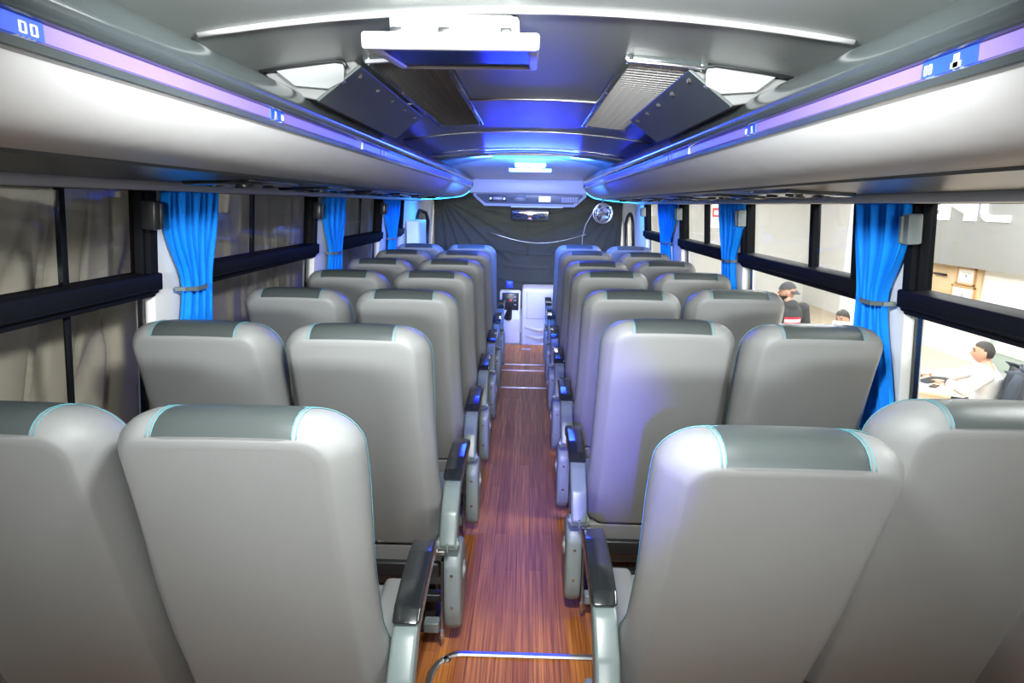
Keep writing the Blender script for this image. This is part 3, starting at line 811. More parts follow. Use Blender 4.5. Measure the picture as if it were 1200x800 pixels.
bm = BM(); rbox(bm, (-0.60, 0.36, 0.072), (0.56, 0.40, 0.10), 0.006, 2); rbox(bm, (-0.05, 0.24, 0.09), (0.05, 0.40, 0.12), 0.004); obj('added_lamp_rail', bm, 'panel_grey', t)  # rail added behind the console to carry the drape fill light
# rear-view mirror
t = thing('rear_view_mirror', 'wide rear view mirror hanging below the overhead console', 'mirror', (0.03, 7.36, 1.40))
bm = BM(); rbox(bm, (-0.22, 0.0, 0.0), (0.22, 0.035, 0.13), 0.02, 3); obj('mirror_housing', bm, 'black_plastic', t)
bm = BM(); rbox(bm, (-0.205, -0.004, 0.014), (0.205, 0.004, 0.118), 0.002); obj('mirror_glass', bm, 'mirror', t)
bm = BM(); tube(bm, [(0, 0.02, 0.11), (0, 0.0, 0.17)], 0.012, 8); obj('stalk', bm, 'black_plastic', t)
# dome fan
t = thing('cabin_fan', 'small round caged fan hanging below the right luggage rack at the front', 'fan', (0.80, 6.95, 1.50))
bm = BM()
def circ(r, y, n=28): return [(r * math.cos(2 * PI * i / n), y, r * math.sin(2 * PI * i / n)) for i in range(n)]
for r, y in ((0.10, 0.0), (0.085, -0.028), (0.06, -0.040), (0.10, 0.03)): tube(bm, circ(r, y), 0.004 if r < 0.1 else 0.007, 6, closed=True)
for i in range(10):
    a = 2 * PI * i / 10; c, s_ = math.cos(a), math.sin(a)
    tube(bm, [(0.10 * c, 0.0, 0.10 * s_), (0.085 * c, -0.028, 0.085 * s_), (0.05 * c, -0.042, 0.05 * s_), (0.015 * c, -0.044, 0.015 * s_)], 0.0018, 5)
obj('cage', bm, 'chrome', t)
bm = BM()
for i in range(3):
    a0 = 2 * PI * i / 3
    V = []
    for j in range(6):
        q = j / 5; r = 0.02 + 0.065 * q
        a1 = a0 + 0.3 - 0.1 * q; a2 = a0 + 1.3 + 0.2 * q
        V.append((bm.verts.new((r * math.cos(a1), -0.012, r * math.sin(a1))), bm.verts.new((r * math.cos(a2), 0.012, r * math.sin(a2)))))
    for a, b in zip(V, V[1:]): bm.faces.new((a[0], a[1], b[1], b[0]))
o = obj('blade', bm, 'panel_grey', t); sd = o.modifiers.new('thick', 'SOLIDIFY'); sd.thickness = 0.002
bm = BM(); cyl(bm, (0, -0.01, 0), 0.022, 0.05, 'Y', 16); cyl(bm, (0, 0.045, 0), 0.04, 0.06, 'Y', 16); obj('motor', bm, 'black_plastic', t)
bm = BM(); tube(bm, [(0, 0.045, 0.03), (0, 0.045, 0.14)], 0.009, 8); obj('bracket', bm, 'chrome', t)

# dashboard: white engine-cover cabinet and driver's control stand
t = thing('dash_cabinet', 'white moulded cabinet with square door at the front end of the aisle', 'cabinet', (0.11, 7.45, -0.12))
bm = BM(); rbox(bm, (-0.155, 0.0, 0.0), (0.30, 0.5, 0.73), 0.03, 4); obj('cabinet_body', bm, 'dash_white', t)
bm = BM(); rbox(bm, (-0.10, -0.012, 0.38), (0.28, 0.01, 0.71), 0.02, 4); obj('cabinet_door', bm, 'dash_white', t)
bm = BM()
for q in range(3):
    tube(bm, [(-0.11, -0.01, 0.28 - q * 0.10), (0.05, -0.035, 0.25 - q * 0.095), (0.22, -0.03, 0.27 - q * 0.08), (0.29, -0.005, 0.31 - q * 0.08)], [0.012, 0.022, 0.02, 0.01], 8)
obj('moulded_rib', bm, 'dash_white', t)
t = thing('control_stand', 'pale control stand with dark switch panel left of the white cabinet', 'control stand', (-0.20, 7.22, 0.0))
bm = BM(); prism(bm, [(0.0, 0.0), (0.24, 0.0), (0.24, 0.60), (0.10, 0.60), (0.05, 0.36), (0.0, 0.30)], -0.10, 0.14, 'X', 0.02, 3); obj('stand_body', bm, 'dash_white', t)
bm = BM(); rbox(bm, (-0.07, 0.055, 0.38), (0.12, 0.10, 0.585), 0.008); sp = obj('switch_panel', bm, 'black_plastic', t)
for i, (x, z, m_) in enumerate(((0.03, 0.50, 'red_led'), (0.08, 0.50, 'lcd_dim'), (0.03, 0.45, 'lcd_dim'), (0.08, 0.45, 'lcd_dim'), (0.08, 0.54, 'lcd_dim'))):
    bm = BM(); rbox(bm, (x - 0.012, 0.048, z - 0.008), (x + 0.012, 0.06, z + 0.008), 0.003); obj('switch', bm, m_, sp)
bm = BM(); tube(bm, [(0.0, 0.02, 0.30), (0.02, -0.02, 0.40), (0.03, -0.05, 0.46)], [0.05, 0.03, 0.018], 10); cyl(bm, (0.03, -0.055, 0.47), 0.025, 0.05, 'Z', 16); obj('gear_lever', bm, 'black_plastic', t)
bm = BM(); rbox(bm, (-0.10, -0.01, 0.0), (-0.02, 0.02, 0.08), 0.01); tag(obj('wall_plate', bm, 'sticker_blue'), 'small blue glowing screen beside the front left seat', 'screen').location = (-0.13, 7.3, 0.64)
bm = BM(); rbox(bm, (-0.05, -0.03, 0.0), (0.05, 0.03, 0.006), 0.003); tag(obj('step_plate', bm, 'lcd_dim'), 'small metal plate set in the floor end before the dashboard, shine painted as glow', 'plate').location = (0.02, 6.95, 0.0)  # plate's shine is an emissive colour, no lamp here

# front side furniture
t = thing('door_cabinet', 'pale cabinet lit cyan beside the front left door pillar', 'cabinet', (-1.16, 6.80, 0.0))
bm = BM(); rbox(bm, (-0.06, -0.26, 0.0), (0.06, 0.24, 1.40), 0.012, 3); obj('cabinet_body', bm, 'wall_white', t)
bm = BM(); rbox(bm, (0.055, -0.22, 0.8), (0.066, 0.20, 1.37), 0.006, 2); dd = obj('cabinet_door', bm, 'white_plastic', t)
bm = BM(); tube(bm, [(0.07, 0.15, 1.05), (0.09, 0.15, 1.06), (0.09, 0.15, 1.14), (0.07, 0.15, 1.15)], 0.006, 6); obj('handle', bm, 'chrome', dd)

# rear ceiling lamps (the coach's own white tubes, over and behind the camera)
for y, z, tilt, lab in ((-3.0, 1.80, 88, 'wide white lamp high on the rear wall behind the camera'), (0.78, 1.915, 60, 'white lamp tilted forward on the ceiling just above the camera')):
    t = thing('ceiling_lamp', lab, 'lamp', (0.0, y, z), 'white ceiling lamps'); t.rotation_euler.x = math.radians(tilt)
    w_, h_ = (0.52, 0.16) if y < 0 else (0.16, 0.05)
    bm = BM(); rbox(bm, (-w_, -h_, 0.002), (w_, h_, 0.03), 0.008, 3); obj('housing', bm, 'white_plastic', t)
    bm = BM(); rbox(bm, (-w_ + 0.02, -h_ + 0.01, -0.004), (w_ - 0.02, h_ - 0.01, 0.004), 0.003, 3); obj('diffuser', bm, 'lamp_white', t)
    bm = BM(); rbox(bm, (-0.03, 0.0, 0.02), (0.03, 0.03, 0.07), 0.004); obj('bracket', bm, 'steel', t)
SHOWPOWER = 255
# ------------------------------------------------------------------ showroom beyond the right windows
GZ = -0.95; SW = 7.7; SF = 18.0; SC = 2.9
bm = BM(); rbox(bm, (1.4, -4, GZ - 0.1), (SW + 0.1, SF, GZ)); struct('trim_20', bm, 'room_floor', 0)
bm = BM(); rbox(bm, (SW, -4, GZ), (SW + 0.1, SF, SC)); struct('trim_21', bm, 'room_white', 0)
bm = BM(); rbox(bm, (SW - 0.22, -4, 0.655), (SW, 14.6, SC), 0.01); struct('trim_22', bm, 'room_band', 30)
bm = BM(); rbox(bm, (-1.0, SF, GZ), (SW + 0.1, SF + 0.1, SC)); struct('trim_23', bm, 'room_white', 0)
bm = BM(); rbox(bm, (1.3, -4, SC), (SW + 0.1, SF, SC + 0.1)); struct('trim_24', bm, 'room_white', 0)
bm = BM(); rbox(bm, (1.3, -4.1, GZ), (SW + 0.1, -4, SC)); struct('trim_25', bm, 'room_white', 0)
bm = BM(); rbox(bm, (SW - 0.55, 14.3, GZ), (SW - 0.2, 14.7, SC), 0.01); struct('trim_26', bm, 'room_white', 0)
# wall lettering: pale block letters (only their feet show beneath the rack)
xs = SW - 0.22
def letter(polys, lab):
    bm = BM()
    for p in polys: prism(bm, [(y, z) for y, z in p], xs - 0.035, xs, 'X')
    tag(obj('wall_letter', bm, 'sign_white', None, 0), lab, 'letter', 'wall lettering')
zb, zt = 1.435, 1.86
def box_(ya_, yb, za, zb_): return [(ya_, za), (yb, za), (yb, zb_), (ya_, zb_)]
letter([box_(12.62, 12.78, zb, zt), box_(12.12, 12.62, zb, zb + 0.10), box_(12.12, 12.62, zb + 0.17, zb + 0.26), box_(12.12, 12.62, zt - 0.10, zt)],
       'white wall letter with a broad foot, first beside the right window frame')
letter([box_(11.78, 12.04, zb, zt), box_(11.08, 11.36, zb, zt), [(11.78, zt), (11.78, zt - 0.16), (11.36, zb + 0.12), (11.36, zb + 0.28)]],
       'white wall letter with two upright legs, second on the showroom wall')
outl = []
for i in range(9):
    a = PI / 2 * i / 8; outl.append((10.77 + 0.20 * math.sin(a), zb + 0.20 - 0.20 * math.cos(a)))
inn = []
for i in range(9):
    a = PI / 2 * (8 - i) / 8; inn.append((10.74 + 0.10 * math.sin(a), zb + 0.20 - 0.10 * math.cos(a)))
letter([outl + [(10.97, zt), (10.84, zt)] + inn + [(10.3, zb + 0.10), (10.3, zb)], box_(10.3, 10.84, zt - 0.10, zt)],
       'white wall letter with a rounded corner, last on the showroom wall')
# wooden display panel with framed certificates
t = thing('wall_panel', 'pale wooden panel on the showroom wall under the grey band', 'wall panel', (SW, 11.72, GZ))
bm = BM(); rbox(bm, (-0.05, -0.74, 0.92), (0.0, 0.74, 1.60), 0.006); obj('panel_board', bm, 'room_wood', t)
bm = BM(); rbox(bm, (-0.10, 0.14, 1.385), (-0.05, 0.50, 1.425), 0.01); obj('handle', bm, 'black_plastic', t)
bm = BM(); cyl(bm, (-0.07, 0.64, 1.35), 0.035, 0.04, 'X', 16); obj('lock', bm, 'steel', t)
def cert(ya_, yb, za, zb_, lab):
    t = thing('certificate', lab, 'certificate', (SW - 0.052, (ya_ + yb) / 2, (za + zb_) / 2), 'framed certificates')
    w, h = (yb - ya_) / 2, (zb_ - za) / 2
    bm = BM()
    for a in ((-w, -h, w, -h + 0.035), (-w, h - 0.035, w, h), (-w, -h, -w + 0.035, h), (w - 0.035, -h, w, h)):
        rbox(bm, (-0.03, a[0], a[1]), (0.0, a[2], a[3]), 0.004)
    obj('picture_frame', bm, 'frame_gold', t)
    bm = BM(); rbox(bm, (-0.016, -w + 0.02, -h + 0.02), (-0.002, w - 0.02, h - 0.02)); obj('sheet', bm, 'paper', t, 0)
    bm = BM(); rbox(bm, (-0.018, -0.03, -0.02), (-0.015, 0.03, 0.03), 0); rbox(bm, (-0.018, -w * 0.5, h * 0.35), (-0.015, w * 0.5, h * 0.40)); obj('print', bm, 'monitor_grey', t, 0)
cert(11.09, 11.57, 0.335, 0.64, 'small framed certificate, upper of two on the wooden panel')
cert(11.05, 11.66, -0.02, 0.32, 'framed certificate, lower of two on the wooden panel')
t = thing('glass_cabinet', 'pale green glass cabinet against the showroom wall behind the seated man', 'cabinet', (SW - 0.18, 9.55, GZ))
bm = BM(); rbox(bm, (-0.18, -0.55, 0.12), (0.17, 0.55, 0.75), 0.01); obj('cabinet_body', bm, 'green_glass', t)
bm = BM(); rbox(bm, (-0.20, -0.50, 0.40), (-0.17, 0.42, 0.68), 0.008); obj('sign_plate', bm, 'paper', t)
bm = BM(); rbox(bm, (-0.19, -0.55, 0.0), (0.17, 0.55, 0.12), 0.004); obj('plinth', bm, 'monitor_grey', t)
# hanging notice with red print
t = thing('hanging_notice', 'white notice with red print seen past the second right curtain', 'sign', (3.53, 12.33, 1.47))
bm = BM(); rbox(bm, (-0.10, 0, -0.26), (0.10, 0.02, 0.26), 0.004); obj('board', bm, 'paper', t)
bm = BM(); rbox(bm, (-0.085, -0.004, 0.06), (0.085, 0, 0.11)); rbox(bm, (-0.085, -0.004, -0.06), (0.085, 0, -0.02)); rbox(bm, (-0.085, -0.004, -0.02), (-0.05, 0, 0.06)); obj('print', bm, 'sign_red', t, 0)
bm = BM(); tube(bm, [(-0.08, 0.01, 0.25), (-0.08, 0.01, SC - 1.47)], 0.006, 6); tube(bm, [(0.08, 0.01, 0.25), (0.08, 0.01, SC - 1.47)], 0.006, 6); obj('cord', bm, 'steel', t)

# ------------------------------------------------------------------ people
def mesh_of(o):
    dg = bpy.context.evaluated_depsgraph_get(); dg.update()
    return bpy.data.meshes.new_from_object(o.evaluated_get(dg))
def skin(nodes, edges, root, sub=1):
    """grow one smooth surface round a skeleton: nodes {name: (pos, radius or (rx, ry))}."""
    bm = BM(); lay = bm.verts.layers.skin.verify(); V = {}
    for k_, (p, r) in nodes.items():
        v = bm.verts.new(p); v[lay].radius = r if isinstance(r, tuple) else (r, r); v[lay].use_root = (k_ == root); V[k_] = v
    for a, b in edges: bm.edges.new((V[a], V[b]))
    me = bpy.data.meshes.new('tmp'); bm.to_mesh(me); bm.free()
    o = bpy.data.objects.new('tmp', me); COL.objects.link(o)
    m = o.modifiers.new('s', 'SKIN'); m.use_smooth_shade = True
    if sub: s = o.modifiers.new('u', 'SUBSURF'); s.levels = sub; s.render_levels = sub
    me2 = mesh_of(o); bpy.data.objects.remove(o); bpy.data.meshes.remove(me)
    out = BM(); out.from_mesh(me2); bpy.data.meshes.remove(me2)
    return out
def fuse(bms, voxel, smooth=4):
    bm = BM(); tmp = bpy.data.meshes.new('tmp')
    for b in bms:
        m2 = bpy.data.meshes.new('t2'); b.to_mesh(m2); b.free(); bm.from_mesh(m2); bpy.data.meshes.remove(m2)
    bm.to_mesh(tmp); bm.free()
    o = bpy.data.objects.new('tmp', tmp); COL.objects.link(o)
    r = o.modifiers.new('r', 'REMESH'); r.mode = 'VOXEL'; r.voxel_size = voxel
    if smooth: s = o.modifiers.new('sm', 'SMOOTH'); s.iterations = smooth; s.factor = 0.5
    me2 = mesh_of(o); bpy.data.objects.remove(o); bpy.data.meshes.remove(tmp)
    out = BM(); out.from_mesh(me2); bpy.data.meshes.remove(me2)
    return out
def g(d, w_): return math.exp(-(d / w_) ** 2)
def head_shape(v, grow=0.0, beard=False):
    d = v.normalized(); x, y, z = d
    X = 0.074 * x; Y = 0.094 * y; Z = 0.116 * z
    lowf = max(0.0, -z)
    X *= 1 - 0.28 * lowf ** 1.5
    if y < 0: Y *= 1 - 0.25 * lowf
    if y > 0: Y += 0.010 * lowf * y
    if z < -0.55: Z *= 0.98
    if y > 0.2 and grow == 0:
        ax = abs(X)
        Y += 0.026 * g(X, 0.012) * g(Z + 0.018, 0.016) + 0.014 * g(X, 0.010) * g(Z - 0.004, 0.022)   # nose
        Y -= 0.011 * g(ax - 0.031, 0.016) * g(Z - 0.014, 0.013)                                   # eye sockets
        Y += 0.006 * g(ax - 0.03, 0.025) * g(Z - 0.036, 0.010)                                    # brow
        Y += 0.006 * g(X, 0.02) * g(Z + 0.050, 0.008) - 0.004 * g(X, 0.024) * g(Z + 0.0555, 0.004) + 0.006 * g(X, 0.018) * g(Z + 0.062, 0.006)   # lips
        Y += 0.008 * g(X, 0.024) * g(Z + 0.095, 0.018)                                            # chin
    p = Vector((X, Y, Z))
    return p + d * grow
def head_bm(M):
    bm = BM(); bmesh.ops.create_uvsphere(bm, u_segments=48, v_segments=36, radius=1)
    for v in bm.verts: v.co = head_shape(v.co)
    for s in (-1, 1):
        r = bmesh.ops.create_uvsphere(bm, u_segments=12, v_segments=10, radius=1)
        for v in r['verts']: v.co = Vector((s * 0.074 + v.co.x * 0.009 + s * v.co.y * -0.004, -0.008 + v.co.y * 0.018, -0.004 + v.co.z * 0.031))
    bmesh.ops.transform(bm, matrix=M, verts=bm.verts)
    return bm
def shell(M, keep, grow, extra=None):
    bm = BM(); bmesh.ops.create_uvsphere(bm, u_segments=48, v_segments=36, radius=1)
    dirs = {}
    for v in bm.verts: dirs[v] = v.co.copy()
    dead = [v for v in bm.verts if not keep(*dirs[v])]
    for v in bm.verts:
        v.co = head_shape(dirs[v], grow)
        if extra: v.co += Vector(extra(*dirs[v]))
    bmesh.ops.delete(bm, geom=dead, context='VERTS')
    bmesh.ops.transform(bm, matrix=M, verts=bm.verts)
    return bm
def hand(wrist, fdir, palm_n, thumb_side):
    """palm plus four unequal bent fingers and a thumb leaving the side of the palm."""
    f = Vector(fdir).normalized(); nn = Vector(palm_n).normalized(); sd_ = f.cross(nn).normalized() * thumb_side
    w_ = Vector(wrist); N = {}; E = []
    N['w'] = (w_, (0.024, 0.020)); N['p'] = (w_ + f * 0.045, (0.036, 0.017)); N['k'] = (w_ + f * 0.085, (0.036, 0.014))
    E += [('w', 'p'), ('p', 'k')]
    parts = [skin(N, E, 'w')]
    for i, (off, ln) in enumerate(((0.028, 0.070), (0.010, 0.080), (-0.009, 0.074), (-0.027, 0.058))):
        b = w_ + f * 0.075 + sd_ * off
        p1 = b + f * (0.02 + ln * 0.42) + nn * -0.004; p2 = p1 + (f * 0.8 + nn * 0.5).normalized() * ln * 0.34; p3 = p2 + (f * 0.5 + nn * 0.8).normalized() * ln * 0.26
        parts.append(skin({'a': (b, 0.010), 'b': (p1, 0.009), 'c': (p2, 0.0082), 'd': (p3, 0.007)}, [('a', 'b'), ('b', 'c'), ('c', 'd')], 'a'))
    b = w_ + f * 0.025 + sd_ * 0.022
    p1 = b + (f * 0.6 + sd_ * 0.7).normalized() * 0.045; p2 = p1 + (f * 0.85 + sd_ * 0.25 + nn * 0.25).normalized() * 0.034
    parts.append(skin({'a': (b, 0.013), 'b': (p1, 0.0105), 'c': (p2, 0.0085)}, [('a', 'b'), ('b', 'c')], 'a'))
    return parts
SK_E = [('pelvis', 'waist'), ('waist', 'chest'), ('chest', 'neck'), ('neck', 'skull')]
for s_ in 'LR':
    SK_E += [('chest', 'sh' + s_), ('sh' + s_, 'el' + s_), ('el' + s_, 'wr' + s_), ('pelvis', 'hip' + s_), ('hip' + s_, 'kn' + s_), ('kn' + s_, 'an' + s_), ('an' + s_, 'toe' + s_)]
def person(loc, phi, J, label, head_yaw, head_pitch, hands, shirt, trousers, hood=False):
    """J: joint positions in the person's own frame (facing +y)."""
    R_ = dict(pelvis=(0.125, 0.09), waist=(0.115, 0.085), chest=(0.125, 0.09), neck=0.054, skull=0.058, sh=0.050, el=0.040, wr=0.028, hip=0.078, kn=0.058, an=0.040, toe=0.034)
    def rad(n_, add=0.0, k_=1.0):
        r = R_.get(n_) or R_[n_[:-1]]
        return tuple(q * k_ + add for q in r) if isinstance(r, tuple) else r * k_ + add
    t = thing('person', label, 'person', loc, 'people in the showroom'); t.rotation_euler = (0, 0, math.radians(phi))
    body = skin({n_: (p, rad(n_)) for n_, p in J.items()}, SK_E, 'pelvis')
    hp = Vector(J['skull']) + Vector((0, 0.018, 0.055))
    HM = Matrix.Translation(hp) @ Matrix.Rotation(math.radians(head_yaw), 4, 'Z') @ Matrix.Rotation(math.radians(head_pitch), 4, 'X')
    pieces = [body, head_bm(HM)]
    for h in hands: pieces += hand(*h)
    obj('body', fuse(pieces, 0.0075, 2), 'skin', t, 180)
    # upper garment: torso loft plus tapered sleeves, fused into one surface
    def ball(p, rx, ry, rz):
        b = BM(); bmesh.ops.create_uvsphere(b, u_segments=20, v_segments=14, radius=1)
        for v in b.verts: v.co = Vector(p) + Vector((v.co.x * rx, v.co.y * ry, v.co.z * rz))
        return b
    gar = []
    P_, W_, C_, N_ = (Vector(J[q]) for q in ('pelvis', 'waist', 'chest', 'neck'))
    sh = (Vector(J['shL']) + Vector(J['shR'])) / 2
    st = [(P_ + Vector((0, 0, -0.05)), 0.165, 0.125), (P_ + Vector((0, 0, 0.06)), 0.172, 0.13), (W_, 0.158, 0.122), ((W_ + C_) / 2, 0.172, 0.130),
          (C_, 0.188, 0.132), (sh, 0.175, 0.112), (sh + (N_ - sh) * 0.55, 0.105, 0.085), (sh + (N_ - sh) * 0.95, 0.068, 0.066)]
    b = BM(); rings = [[b.verts.new(c + Vector((rx * math.cos(2 * PI * i / 24), ry * math.sin(2 * PI * i / 24), 0))) for i in range(24)] for c, rx, ry in st]
    for u_, v_ in zip(rings, rings[1:]):
        for i in range(24): b.faces.new((u_[i], u_[(i + 1) % 24], v_[(i + 1) % 24], v_[i]))
    b.faces.new(rings[0][::-1]); b.faces.new(rings[-1]); gar.append(b)
    for q in 'LR':
        a_, e_, w2 = Vector(J['sh' + q]), Vector(J['el' + q]), Vector(J['wr' + q])
        w2 = w2 + (e_ - w2) * 0.12
        gar.append(ball(a_, 0.080, 0.080, 0.078)); gar.append(ball(e_, 0.060, 0.060, 0.060))
        b = BM(); tube(b, [a_, (a_ + e_) / 2, e_], [0.078, 0.068, 0.060], 16); gar.append(b)
        b = BM(); tube(b, [e_, (e_ + w2) / 2, w2], [0.060, 0.052, 0.043], 16); gar.append(b)
    if hood:
        c = Vector(J['neck'])
        hb = BM(); tube(hb, [c + Vector((0.085 * math.cos(a), -0.02 + 0.085 * math.sin(a), -0.03 + 0.02 * math.sin(a))) for a in [2 * PI * i / 18 for i in range(18)]], 0.034, 10, closed=True); gar.append(hb)
        hb = BM(); bmesh.ops.create_uvsphere(hb, u_segments=18, v_segments=12, radius=1)
        for v in hb.verts: v.co = c + Vector((v.co.x * 0.10, -0.075 + v.co.y * 0.06, -0.07 + v.co.z * 0.09))
        gar.append(hb)
    top = obj('hooded_sweatshirt' if hood else 'shirt', fuse(gar, 0.009, 3), shirt, t, 180)
    # trousers
    keys = ['pelvis', 'hipL', 'knL', 'anL', 'hipR', 'knR', 'anR']
    NJ = {n_: (Vector(J[n_]) + ((Vector((0, 0, 0.02))) if n_[:2] == 'an' else Vector((0, 0, 0))), rad(n_, 0.010)) for n_ in keys}
    obj('trousers', fuse([skin(NJ, [e for e in SK_E if e[0] in keys and e[1] in keys], 'pelvis')], 0.011, 2), trousers, t, 180)
    for s__ in 'LR':
        a = Vector(J['an' + s__]); b = Vector(J['toe' + s__]); d = (b - a); d.z = 0; d.normalize()
        sh_ = skin({'a': (a + Vector((0, 0, -0.035)) - d * 0.04, 0.045), 'b': (a + d * 0.08 + Vector((0, 0, -0.045)), (0.05, 0.036)), 'c': (b + d * 0.03 + Vector((0, 0, -0.005)), (0.046, 0.030))}, [('a', 'b'), ('b', 'c')], 'a')
        obj('shoe', sh_, 'black_plastic', t, 180)
    for sx in (-1, 1):
        bm = BM(); bmesh.ops.create_uvsphere(bm, u_segments=12, v_segments=8, radius=0.010)
        for v in bm.verts: v.co = HM @ (v.co + Vector((sx * 0.031, 0.074, 0.014)))
        obj('eye', bm, 'black_gloss', t, 180)
    return t, top, HM
def eyebrows(t, HM):
    bm = BM()
    for sx in (-1, 1):
        tube(bm, [HM @ Vector((sx * (0.016 + 0.010 * i), 0.094 - 0.0035 * i * i * 0.7, 0.036 + 0.004 * math.sin(i))) for i in range(4)], 0.004, 6)
    obj('eyebrows', bm, 'hair', t, 180)

# man in a white shirt at the desk
PHI = 53
MP = (4.79, 6.53, GZ)
J = dict(pelvis=(0, 0, 0.52), waist=(0, -0.02, 0.70), chest=(0, 0.0, 0.88), neck=(0, 0.03, 1.01), skull=(0, 0.045, 1.06),
         shL=(-0.185, 0.01, 0.915), elL=(-0.25, 0.16, 0.745), wrL=(-0.12, 0.335, 0.775), shR=(0.185, 0.02, 0.915), elR=(0.22, 0.30, 0.79), wrR=(0.13, 0.52, 0.775),
         hipL=(-0.10, 0.05, 0.51), knL=(-0.13, 0.46, 0.50), anL=(-0.13, 0.42, 0.09), toeL=(-0.14, 0.56, 0.035),
         hipR=(0.10, 0.05, 0.51), knR=(0.13, 0.46, 0.50), anR=(0.13, 0.46, 0.09), toeR=(0.14, 0.60, 0.035))
t, top, HM = person(MP, PHI, J, 'person with short dark hair in a white shirt seated working at the desk', 4, -4,
    [((-0.12, 0.335, 0.775), (0.5, 0.85, -0.1), (0.1, 0.1, -1), 1), ((0.13, 0.52, 0.775), (-0.15, 0.97, -0.1), (0, 0.1, -1), -1)], 'shirt_white', 'cloth_navy')
obj('hair', shell(HM, lambda x, y, z: (z > 0.32 + 0.35 * y) if y > 0.1 else ((z > 0.12) if y > -0.2 else z > -0.45), 0.006), 'hair', t, 180)
eyebrows(t, HM)
bm = BM(); tube(bm, [Vector((-0.12, 0.335, 0.775)) + Vector((-0.014, -0.014, 0)) + Vector((0.036 * math.cos(a) * 0.86, -0.036 * math.cos(a) * 0.5, 0.036 * math.sin(a))) for a in [2 * PI * i / 16 for i in range(16)]], 0.008, 6, closed=True)
obj('wrist_watch', bm, 'black_plastic', t)
RM = math.radians(PHI)
def W(l): return (MP[0] + l[0] * math.cos(RM) - l[1] * math.sin(RM), MP[1] + l[0] * math.sin(RM) + l[1] * math.cos(RM), GZ + l[2])
def at(name, lab, cat, l, grp=None, rz=PHI):
    o = thing(name, lab, cat, W(l), grp); o.rotation_euler = (0, 0, math.radians(rz)); return o
d = at('desk', 'pale wooden office desk in front of the man in the white shirt', 'desk', (0, 0, 0))
bm = BM(); rbox(bm, (-0.55, 0.25, 0.705), (0.55, 0.90, 0.74), 0.006); obj('desk_top', bm, 'desk_wood', d)
bm = BM(); rbox(bm, (-0.53, 0.27, 0.0), (-0.50, 0.88, 0.705), 0.003); obj('side_panel', bm, 'desk_wood', d)
bm = BM(); rbox(bm, (0.50, 0.30, 0.0), (0.53, 0.88, 0.705), 0.003); obj('side_panel', bm, 'desk_wood', d)
bm = BM(); rbox(bm, (-0.50, 0.85, 0.2), (0.50, 0.87, 0.705), 0.003); obj('modesty_panel', bm, 'desk_wood', d)
m_ = at('desk_monitor', 'grey computer monitor standing on the pale wooden desk', 'monitor', (0.16, 0.72, 0.741), None, PHI + 192)
bm = BM(); rbox(bm, (-0.28, -0.02, 0.10), (0.28, 0.02, 0.46), 0.01, 3); obj('monitor_case', bm, 'monitor_grey', m_)
bm = BM(); rbox(bm, (-0.265, 0.018, 0.115), (0.265, 0.024, 0.445), 0.002); obj('screen', bm, 'panel_grey', m_)
bm = BM(); rbox(bm, (-0.03, -0.05, 0.0), (0.03, -0.02, 0.30), 0.005); rbox(bm, (-0.12, -0.10, 0.0), (0.12, 0.08, 0.015), 0.005); obj('monitor_stand', bm, 'monitor_grey', m_)
k_ = at('keyboard', 'dark keyboard on the pale wooden desk under the typing hands', 'keyboard', (0.0, 0.47, 0.741), None, PHI - 22)
bm = BM(); rbox(bm, (-0.20, -0.065, 0.0), (0.20, 0.065, 0.016), 0.005, 2); obj('keyboard_base', bm, 'cloth_navy', k_)
bm = BM()
for i in range(13):
    for j in range(4): rbox(bm, (-0.19 + i * 0.0292, -0.055 + j * 0.028, 0.014), (-0.166 + i * 0.0292, -0.032 + j * 0.028, 0.020), 0.002, 1)
o = obj('keys', bm, 'black_plastic', k_)
p_ = at('phone', 'dark blue phone lying near the desk edge beside the keyboard', 'phone', (-0.28, 0.42, 0.741), None, PHI + 80)
bm = BM(); rbox(bm, (-0.035, -0.075, 0.0), (0.035, 0.075, 0.009), 0.004, 3); obj('phone_case', bm, 'cloth_navy', p_)
bm = BM(); rbox(bm, (-0.031, -0.070, 0.0085), (0.031, 0.070, 0.0098), 0.0005); obj('screen', bm, 'black_gloss', p_)
q_ = at('mouse', 'dark computer mouse under the far hand on the desk', 'mouse', (0.12, 0.62, 0.741))
bm = BM(); bmesh.ops.create_uvsphere(bm, u_segments=20, v_segments=12, radius=1)
for v in bm.verts: v.co = Vector((v.co.x * 0.032, v.co.y * 0.055, max(0.0, v.co.z) * 0.030))
obj('mouse_shell', bm, 'black_plastic', q_, 60)
bm = BM(); rbox(bm, (-0.003, 0.015, 0.024), (0.003, 0.035, 0.032), 0.002); obj('scroll_wheel', bm, 'panel_grey', q_)
for i, (l, rz, lab) in enumerate((((0.38, 0.55, 0.7405), 20, 'white sheet of paper with green edge on the far side of the desk'), ((-0.22, 0.70, 0.7405), -12, 'white sheet of paper near the monitor foot on the desk'))):
    o = at('paper_sheet', lab, 'paper', l, 'papers on the desk', PHI + rz)
    bm = BM(); rbox(bm, (-0.105, -0.15, 0.0), (0.105, 0.15, 0.003)); obj('sheet', bm, 'paper', o, 0)
    bm = BM(); rbox(bm, (-0.105, 0.12, 0.0028), (0.105, 0.14, 0.0034)); obj('print', bm, 'green_glass', o, 0)
